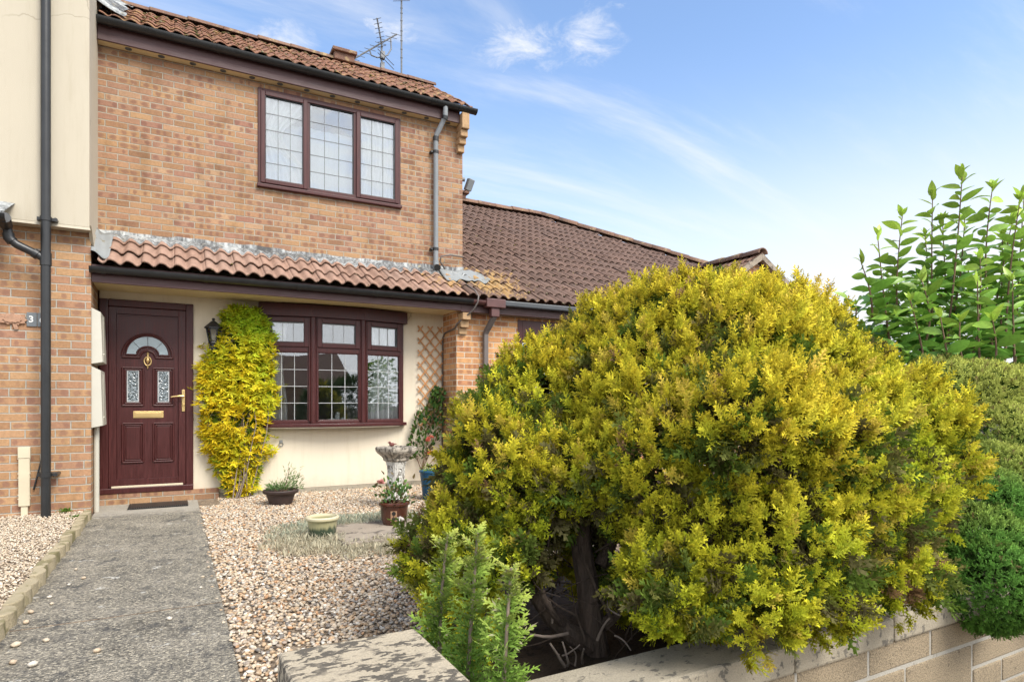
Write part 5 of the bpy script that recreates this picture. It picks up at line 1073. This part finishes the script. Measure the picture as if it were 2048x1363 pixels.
# ------------------------------------------------------------------ young cypress shoots behind the pier
out = [[], []]
def shoot(name, x, y, h, lean, label, seed, z0=-.01):
    g = np.random.default_rng(seed); e = empty(name, (x, y, z0), label, 'young cypress', 'young cypress shoots behind the gate pier'); p = np.array([x, y, z0]); q = p + np.array([lean[0], lean[1], h]); k = g.normal(0, .015, 3); path = [p + (q-p)*t + k*math.sin(PI*t) for t in np.linspace(0, 1, 9)]
    MB().tube(path, list(np.linspace(.010, .004, 9)), 8).build('stem', M['stem_grey'], e, smooth='auto')
    out = [[], []]; m = int(h*190)
    for i in range(m):
        f = .04 + .95*(i+.5)/m; c = p + (q-p)*f + k*math.sin(PI*f); az = g.uniform(0, 2*PI); L = (.17*(1-f*.6))*g.uniform(.6, 1.25)
        d = np.array([math.cos(az)*.85, math.sin(az)*.85, .45+.4*g.random()]); nr = norm(np.cross(d, [-math.sin(az), math.cos(az), 0]) + g.normal(0, .5, 3)); spray(c, d, nr, L, .0085, 9, g, out, .1, 1, 2)
    V = np.array(out[0]); t = np.array(out[1])[:, None]; hz = np.clip((V[:, 2:3]-z0)/h, 0, 1)
    base = np.array([.12, .26, .04]); tip = lerp(np.array([.26, .46, .075]), np.array([.50, .52, .11]), hz**2); C = lerp(base, tip, t**.8); fl = np.repeat(g.random(len(V)//4), 4)[:, None]; C = np.where((fl > .94) & (t > .5), np.array([.42, .36, .25]), C)
    C = C*np.repeat(g.uniform(.8, 1.2, len(V)//4), 4)[:, None]
    np_mesh('foliage', V, np.arange(len(V)).reshape(-1, 4), M['leaf'], e, C, False, np.tile(np.array([-.25, -.6, .7]), (len(V), 1)))
M['stem_grey'] = plain('grey_brown_stem', (.22, .165, .125), .9, .3, 25)
for i, a in enumerate(SHOOTS): shoot('young_cypress', *a, 60+i)

# ------------------------------------------------------------------ leafy shrub
def leaf_blade(L, W, fold=.25, curl=.25, nseg=5, tipw=.0):
    vs, fs, tt = [], [], []
    for i in range(nseg+1):
        f = i/nseg; w = W*.5*(math.sin(PI*min(1, f**.8))**.85 + .02); z = L*f; dz = -curl*L*f*f
        vs += [(-w, dz*0 - abs(w)*-fold + dz, z), (0, dz, z), (w, abs(w)*fold + dz, z)]; tt += [f]*3
    for i in range(nseg):
        for k in (0, 1): a = i*3+k; fs.append((a, a+1, a+4, a+3))
    return np.array(vs), np.array(fs), np.array(tt)
def put_leaves(pool, P, Dr, S, T, c0, c1, roll=None):
    V0, F0, tt = T; n = len(P); V, F_ = instance(V0, F0, basis(Dr, rng.uniform(-1.25, 1.25, n) if roll is None else roll), P, S)
    w = tt[None, :, None]; C = c0[:, None, :]*(1-w) + c1[:, None, :]*w; pool.add(V, F_, C.reshape(-1, 3))
sh = empty('leafy_shrub', (4.9, 2.6, 0), 'tall leafy green shrub with upright brown stems rising above the clipped conifers against the sky', 'shrub')
LEAF = [leaf_blade(1, w, .3, c) for w, c in ((.40, .15), (.46, .3), (.36, .05), (.42, .45))]
pool = Pool(); stems = MB(); g = np.random.default_rng(77); PP, DD, SS, CC = [], [], [], []
for (bx, by, bz, tx_, ty_, tz_) in STEMS:
    p, q = np.array([bx, by, bz]), np.array([tx_, ty_, tz_]); L = np.linalg.norm(q-p); k = g.normal(0, .02, 3); pth = [p + (q-p)*t + k*math.sin(PI*t) for t in np.linspace(0, 1, 8)]; stems.tube(pth, list(np.linspace(.0085, .003, 8)), 6)
    nl = int(L/.028); az0 = g.uniform(0, 6)
    for i in range(nl):
        f = (i+.5)/nl
        if f < .12 and g.random() < .6: continue
        c = p + (q-p)*f + k*math.sin(PI*f); az = az0 + i*2.4 + g.normal(0, .25); e = .12 + .35*f + g.normal(0, .22) + (.7 if f > .95 else 0); PP.append(c); DD.append([math.cos(az)*math.cos(e), math.sin(az)*math.cos(e), math.sin(e)]); SS.append((.162 - .05*f**3)*g.uniform(.65, 1.2)); CC.append(f**2*.8 + (.4 if f > .9 else 0))
    for j in range(4): az = j*1.6 + g.uniform(0, .5); PP.append(q); DD.append([math.cos(az)*.45, math.sin(az)*.45, .9]); SS.append(g.uniform(.05, .075)); CC.append(1.0)
for i in range(4200):    # the leafy lower mass
    x = g.uniform(4.15, 7.4); top = np.interp(x, [4.1, 4.5, 5.0, 5.6, 6.2, 7.4], [1.55, 1.90, 2.12, 2.18, 2.15, 2.1]); v = g.random()**1.3; c = np.array([x, g.uniform(2.35, 3.2) - .06*(x-4.2), .95 + (top-.95)*v]); az = g.uniform(0, 6.28); e = g.uniform(-.1, .8); PP.append(c); DD.append([math.cos(az)*math.cos(e), math.sin(az)*math.cos(e), math.sin(e)]); SS.append(g.uniform(.08, .13)); CC.append(g.uniform(0, .7))
PP, DD, SS, CC = np.array(PP), np.array(DD), np.array(SS), np.clip(np.array(CC), 0, 1)[:, None]
c1 = lerp(np.array([.13, .31, .05]), np.array([.47, .66, .09]), CC)*g.uniform(.6, 1.3, (len(PP), 1)); dead = (g.random((len(PP), 1)) < .05) & (PP[:, 2:3] < 1.33); c1 = np.where(dead, np.array([.33, .18, .12]), c1); c0 = c1*.8
kk = g.integers(0, 4, len(PP))
for k in range(4): I = kk == k; put_leaves(pool, PP[I], DD[I], SS[I], LEAF[k], c0[I], c1[I])
pool.build('foliage', M['leaf_gloss'], sh, True); stems.build('stems', M['stem'], sh, smooth='auto')

# ------------------------------------------------------------------ golden climber by the door
cl = empty('golden_climber', (.66, 7.95, 0), 'tall yellow and lime green climber against the cream wall between front door and bow window', 'climbing plant')
def palm():     # five pointed lobes fanned from the stalk
    vs, fs, tt = [(0, 0, 0)], [], [0]
    for a, L in ((-1.45, .6), (-.75, .9), (0, 1.0), (.75, .9), (1.45, .6)):
        b = len(vs); d = np.array([math.sin(a), 0, math.cos(a)]); s = np.array([math.cos(a), 0, -math.sin(a)]); cu = np.array([0, -1, 0])
        vs += [tuple(d*L*.45 + s*.13*L + cu*-.03), tuple(d*L + cu*.22*L), tuple(d*L*.45 - s*.13*L + cu*-.03)]; fs.append((0, b, b+1, b+2)); tt += [.5, 1, .5]
    return np.array(vs), np.array(fs), np.array(tt)
PT_ = palm(); PP, DD, CC, SS = [], [], [], []
zz = [0.0, .10, .30, .55, .85, 1.10, 1.35, 1.60, 1.80, 1.95, 2.08, 2.20, 2.27]; xl_ = [.58, .52, .40, .36, .27, .25, .27, .33, .40, .47, .46, .50, .60]; xr_ = [.74, .86, .92, .98, 1.02, 1.06, 1.06, 1.07, 1.08, 1.05, .98, .92, .80]
g = np.random.default_rng(31)
while len(PP) < 2700:
    z = g.uniform(.02, 2.24); a, b = np.interp(z, zz, xl_) + .05*nz(np.array([[0, 0, z]]), 22, 5)[0], np.interp(z, zz, xr_) + .06*nz(np.array([[0, 3, z]]), 20, 9)[0]; u = g.uniform(-1, 1)*(1.25 if g.random() < .05 else 1); uc = max(-1, min(1, u)); x = (a+b)/2 + u*(b-a)/2; dep = .30*math.sqrt(max(0, 1-uc*uc))*np.interp(z, [0, .5, 1.3, 2.2], [.45, .8, 1, .55]); gap = nz(np.array([[x*1.0, 0, z]]), 7, 3)[0]
    if g.random() < max(np.interp(z, [0, .3, .6], [.45, .6, 0]), .75*(gap < -.35)): continue
    y = D - .02 - dep*g.uniform(.55, 1.0) + .035*gap; PP.append((x, y, z)); DD.append((u*.6 + g.normal(0, .5), -.5 + g.normal(0, .35), -.45 + g.normal(0, .45))); gr = np.clip((z-1.55)/.5, 0, 1)*.65 + (.30 if g.random() < .3 else 0) + max(0, u)*.25 + .25*gap + g.normal(0, .10); CC.append(np.clip(gr, 0, 1)); SS.append(g.uniform(.05, .105))
PP, DD, SS, CC = np.array(PP), np.array(DD), np.array(SS), np.array(CC)[:, None]
c1 = lerp(np.array([.88, .66, .03]), np.array([.60, .84, .06]), CC)*g.uniform(.8, 1.15, (len(PP), 1)); c1 = np.where(g.random((len(PP), 1)) < .12, np.array([.52, .52, .03]), c1)
pool = Pool(); put_leaves(pool, PP, DD, SS, PT_, c1*.85, c1, g.normal(PI, .8, len(PP)))
n4 = 900; u = g.uniform(-.9, .9, n4); z = g.uniform(.1, 2.15, n4); a, b = np.interp(z, zz, xl_), np.interp(z, zz, xr_); P4 = np.stack([(a+b)/2+u*(b-a)/2, D-.02-.12*g.random(n4), z], 1); cc = np.tile(np.array([.22, .34, .03]), (n4, 1))*g.uniform(.6, 1.2, (n4, 1)); put_leaves(pool, P4, np.stack([g.normal(0, .5, n4), -.5+g.normal(0, .3, n4), g.normal(-.4, .4, n4)], 1), g.uniform(.06, .1, n4), PT_, cc, cc, g.normal(PI, 1, n4))
pool.build('foliage', M['leaf'], cl)
st_ = MB()
for i in range(13): x = g.uniform(.62, .86); limb(st_, (.70+g.normal(0, .05), D-.10-g.random()*.14, -.01), (x+g.normal(0, .12), D-.05-g.random()*.12, g.uniform(.6, 1.9)), .007, .003, .05, 7, 500+i)
st_.build('stems', M['twig'], cl)

# ------------------------------------------------------------------ small plants
def leafy(name, parent_label, cat, loc, gen, n, size, cols, tmpl, stems=None, mat='leaf', group=None, seed=1, down=0.0):
    e = empty(name, loc, parent_label, cat, group); g = np.random.default_rng(seed); P = np.array([gen(g) for _ in range(n)]); c = np.array(loc)
    Dr = (P - c)*np.array([1, 1, .8]); Dr /= np.linalg.norm(Dr, axis=1, keepdims=True)+1e-6; Dr = Dr + g.normal(0, .45, (n, 3)) + np.array([0, -.1, .25-down])
    C = np.array(cols)[g.integers(0, len(cols), n)]*g.uniform(.75, 1.25, (n, 1)); pool = Pool(); put_leaves(pool, P, Dr, size*g.uniform(.6, 1.25, n), tmpl, C*.75, C, g.uniform(0, 6.28, n)); pool.build('foliage', M[mat], e)
    if stems:
        mb = MB()
        for i in range(stems): q = P[g.integers(0, n)]; limb(mb, c + np.array([g.normal(0, .015), g.normal(0, .015), 0]), q, .0045, .0018, .08, 6, seed*50+i)
        mb.build('stems', M['stem'], e)
    return e
OV = leaf_blade(1, .55, .2, .2, 4); NR = leaf_blade(1, .16, .1, .3, 4)
def flower(parent, c, r, col, name='flower', seed=0):
    g = np.random.default_rng(seed); n = 16; P = np.tile(np.array(c), (n, 1)) + g.normal(0, r*.12, (n, 3)); az = g.uniform(0, 6.28, n); el = g.uniform(.1, 1.3, n); Dr = np.stack([np.cos(az)*np.cos(el), np.sin(az)*np.cos(el)-.4, np.sin(el)], 1); C = np.array(col)*g.uniform(.8, 1.15, (n, 1)); pool = Pool(); put_leaves(pool, P, Dr, np.full(n, r), leaf_blade(1, .9, .3, -.3, 4), C*.8, C, g.uniform(0, 6.28, n)); pool.build(name, M['leaf'], parent)
def rose_gen(g):
    v = g.random(); z = .35 + .95*v**.8; half = np.interp(z, [.3, .6, .9, 1.15, 1.35], [.10, .22, .22, .16, .07]); cx = np.interp(z, [.3, .8, 1.3], [2.84, 3.02, 3.17])
    u = g.uniform(-1, 1); x = cx + u*half*(1.0 if z < 1.05 else .5); return (x, D-.06-abs(g.normal(0, .09)), z)
rs = leafy('climbing_rose', 'dark green climbing rose with coral flowers growing up the wooden trellis', 'rose', (2.92, 7.9, .2), rose_gen, 720, .056, [(.05, .12, .03), (.075, .165, .035), (.12, .20, .04), (.035, .09, .025), (.16, .12, .05)], OV, 14, seed=3)
flower(rs, (2.93, 7.72, .62), .05, (.72, .20, .14), seed=1); flower(rs, (3.0, 7.78, .43), .05, (.75, .19, .07), seed=2); flower(rs, (2.99, 7.74, .655), .038, (.75, .28, .20), seed=3)
leafy('potted_plant', 'low bright green plant inside the tall blue pot', 'potted plant', (2.56, 6.70, .30), lambda g: (2.56+g.normal(0, .045), 6.69+g.normal(0, .045), .32+abs(g.normal(0, .035))), 150, .045, [(.20, .32, .04), (.28, .38, .05), (.14, .25, .04)], NR, seed=4)
leafy('potted_plant', 'loose feathery green plant spilling over the dark brown bowl planter', 'potted plant', (1.03, 7.20, .10), lambda g: ((lambda a, r: (1.07 + math.cos(a)*r*1.1, 7.20+math.sin(a)*r*.8, .16 + abs(g.normal(0, .06))*(1.6 if math.cos(a) > 0 else .6)))(g.uniform(0, 6.28), .17*math.sqrt(g.random()))), 750, .04, [(.13, .24, .075), (.18, .30, .09), (.09, .17, .05), (.22, .33, .12)], NR, 16, seed=5)
rp = leafy('potted_rose', 'small rose with pale green leaves growing in the glossy brown pot', 'rose', (1.72, 5.32, .21), lambda g: (1.72+g.normal(0, .06)*1.15, 5.32+g.normal(0, .06), .31+g.normal(0, .05)), 200, .042, [(.13, .24, .06), (.18, .31, .08), (.09, .18, .05), (.22, .17, .08)], OV, 9, seed=6)
flower(rp, (1.585, 5.30, .415), .036, (.75, .38, .33), seed=7)
for i, (x, y, z, s, lb) in enumerate(((-1.42, 3.95, .04, .05, 'small green weed growing in the pale gravel at the left edge'), (-.80, 7.05, .02, .03, 'tiny green weed at the end of the scalloped edging'), (-.93, 7.38, .045, .028, 'little tuft of moss at the foot of the black downpipe'))):
    leafy('weed', lb, 'weed', (x, y, z), lambda g: (x+g.normal(0, s*.8), y+g.normal(0, s*.8), z+.008+abs(g.normal(0, s*.4))), 110, s*.7, [(.10, .19, .03), (.16, .26, .04)], OV, seed=8+i)
# silver ground cover round the slab
def cover():
    g = np.random.default_rng(12); n = 15000; P = np.stack([g.uniform(.55, 2.3, n), g.uniform(4.2, 6.35, n)], 1)
    e = ((P[:, 0]-1.42)/.82)**2 + ((P[:, 1]-5.22)/.93)**2; slab_ = (P[:, 0] > 1.16) & (P[:, 0] < 2.0) & (P[:, 1] > 4.78) & (P[:, 1] < 5.46); P3 = np.concatenate([P, np.zeros((n, 1))], 1)
    edge = 1 + .22*nz(P3*1.0, 5, 3); ok = (e < edge) & ~slab_ & (g.random(n) < np.clip(1.5*(edge-e)+.25, 0, 1)); P = P[ok]; n = len(P); h = np.clip(.055 + .035*nz(np.concatenate([P, np.zeros((n, 1))], 1), 8, 6), .015, .12)*np.clip(2.2*(edge[ok]-e[ok]), .35, 1)
    pool = Pool(); sil = 1.25*lerp(np.array([.46, .42, .30]), np.array([.33, .36, .27]), np.clip((P[:, 1:2]-5.0)/.6 + g.normal(0, .25, (n, 1)), 0, 1)); sil = np.where(g.random((n, 1)) < .2, np.array([.62, .54, .38]), sil)*g.uniform(.7, 1.2, (n, 1))
    for rep in range(2):
        z = h*g.random(n)*.75; Dr = np.stack([g.normal(0, .5, n), g.normal(0, .5, n), np.ones(n)], 1); put_leaves(pool, np.concatenate([P + g.normal(0, .012, (n, 2)), z[:, None]], 1), Dr, g.uniform(.028, .06, n), leaf_blade(1, .15, .1, .4, 3), sil*.8, sil, g.uniform(0, 6.28, n))
    tag(pool.build('ground_cover', M['leaf']), 'pale silvery dried ground cover spreading round the sunken slab', 'ground cover', kind='stuff')
cover()
# hedge across the road, mirrored in the bow window
hd = empty('hedge', (3, -12, -.3), 'green garden hedge across the road, mirrored in the bow window', 'hedge'); Ph, Nh = blob_points([((x, -12.5, .6), (1.6, .9, 1.5)) for x in np.arange(-3, 10, 1.5)], 55, 0); nh = len(Ph); pool = Pool()
foliage(pool, Ph, Nh + rng.normal(0, .3, (nh, 3)), rng.uniform(.18, .3, nh), SMALL, np.tile(np.array([.03, .07, .02]), (nh, 1)), np.tile(np.array([.07, .15, .03]), (nh, 1))); pool.build('foliage', M['leaf'], hd)
# ------------------------------------------------------------------ light, sky, camera
sd = Vector((.27, -.72, .88)).normalized(); el = math.asin(sd.z); az = math.atan2(sd.x, sd.y)
su = bpy.data.lights.new('sun', 'SUN'); su.energy = 2.4; su.angle = R(28); su.color = (1, .95, .87); so = bpy.data.objects.new('sun', su); COL.objects.link(so); so.rotation_euler = (-sd).to_track_quat('-Z', 'Y').to_euler()
wd = bpy.data.worlds.new('World'); sc.world = wd; wd.use_nodes = True; t = wd.node_tree; t.nodes.clear()
class WT(NT):
    def __init__(s): s.t = t
k = WT(); ow = t.nodes.new('ShaderNodeOutputWorld'); tc = t.nodes.new('ShaderNodeTexCoord').outputs['Generated']; d = k.sep(tc)
sky = k.n('TexSky', sky_type='NISHITA', sun_disc=False, sun_elevation=el, sun_rotation=az, altitude=50, air_density=1.0, dust_density=.6, ozone_density=2.2).outputs[0]
sky = k.scale(sky, (.15, .15, .15))
zc = k.m_('MAXIMUM', d[2], .02)
den = k.m_('ADD', zc, .22); pl = k.comb(k.m_('DIVIDE', d[0], den), k.m_('DIVIDE', d[1], den), .4)
cu = k.noise(k.scale(pl, (1.0, 1.6, 1)), 2.6, 7, .58, .25); wisp = k.noise(k.vm('ADD', k.scale(pl, (.55, 2.4, 1)), (4.1, 1.7, 0)), 1.5, 7, .62, .5)
behind = k.step(d[1], .35, -.35)                       # unseen cloud on the sun's side, made thick and bright for soft ambient light
right = k.step(k.m_('SUBTRACT', d[0], k.m_('MULTIPLY', d[1], .55)), -.05, .65)
haze = k.step(d[2], .52, .04)
thr = k.m_('ADD', k.m_('ADD', k.m_('MULTIPLY', haze, .10), k.m_('MULTIPLY', behind, .20)), k.m_('MULTIPLY', k.m_('MULTIPLY', right, haze), .12))
m1 = k.m_('MULTIPLY', k.step(k.m_('ADD', cu, thr), .62, .80), behind); m2 = k.m_('MULTIPLY', k.step(k.m_('ADD', wisp, thr), .44, .90), .8)
def puff(c, r, gain):      # a lone small cloud in one part of the sky
    ds = k.n('VectorMath', {0: k.vm('MULTIPLY', k.vm('SUBTRACT', tc, c), (1, 1, 1.9))}, operation='LENGTH').outputs['Value']
    return k.m_('MULTIPLY', k.step(k.m_('ADD', k.step(ds, r, 0), k.m_('MULTIPLY', k.m_('SUBTRACT', k.noise(k.scale(tc, (1, 1, 2.0)), 13, 8, .66, .6), .5), 2.2)), .55, 1.5), gain)
PF = k.m_('MAXIMUM', puff((.424, .757, .498), .15, .95), puff((.502, .703, .504), .13, 1)); PF = k.m_('MAXIMUM', PF, puff((.257, .823, .507), .10, 1)); PF = k.m_('MAXIMUM', PF, puff((.131, .870, .475), .12, .7)); PF = k.m_('MAXIMUM', PF, puff((-.05, .90, .43), .12, .8))
cm_ = k.m_('MAXIMUM', k.m_('MAXIMUM', m1, m2), PF)
low = k.step(k.m_('ADD', d[2], k.m_('MULTIPLY', k.m_('SUBTRACT', wisp, .5), .35)), .42, .08)
hz = k.m_('ADD', k.m_('MULTIPLY', haze, .48), k.m_('MULTIPLY', k.m_('MULTIPLY', right, low), .62))
hz = k.m_('MINIMUM', hz, 1.0)
f = k.m_('SUBTRACT', 1, k.m_('MULTIPLY', k.m_('SUBTRACT', 1, cm_), k.m_('SUBTRACT', 1, hz)))
col = k.mix(f, sky, k.mix(behind, (.52, .53, .55), (1.10, 1.11, 1.13)))
bgn = k.n('Background', {'Color': col, 'Strength': 1.0}); t.links.new(bgn.outputs[0], ow.inputs[0])
cam = bpy.data.cameras.new('camera'); co_ = bpy.data.objects.new('camera', cam); COL.objects.link(co_); sc.camera = co_
co_.location = (0, 0, 1.10); co_.rotation_euler = (PI/2, 0, R(-28.5)); cam.sensor_width = 36; cam.lens = 1245/2048*36; cam.shift_y = 125.5/2048; cam.clip_end = 2000; cam.clip_start = .05
vs = sc.view_settings; vs.view_transform = 'Standard'; vs.look = 'None'; vs.exposure = 1.0; vs.gamma = 1
try: vs.use_curve_mapping = False
except Exception: pass
sc.cycles.max_bounces = 10; sc.cycles.transparent_max_bounces = 12; sc.cycles.sample_clamp_indirect = 6
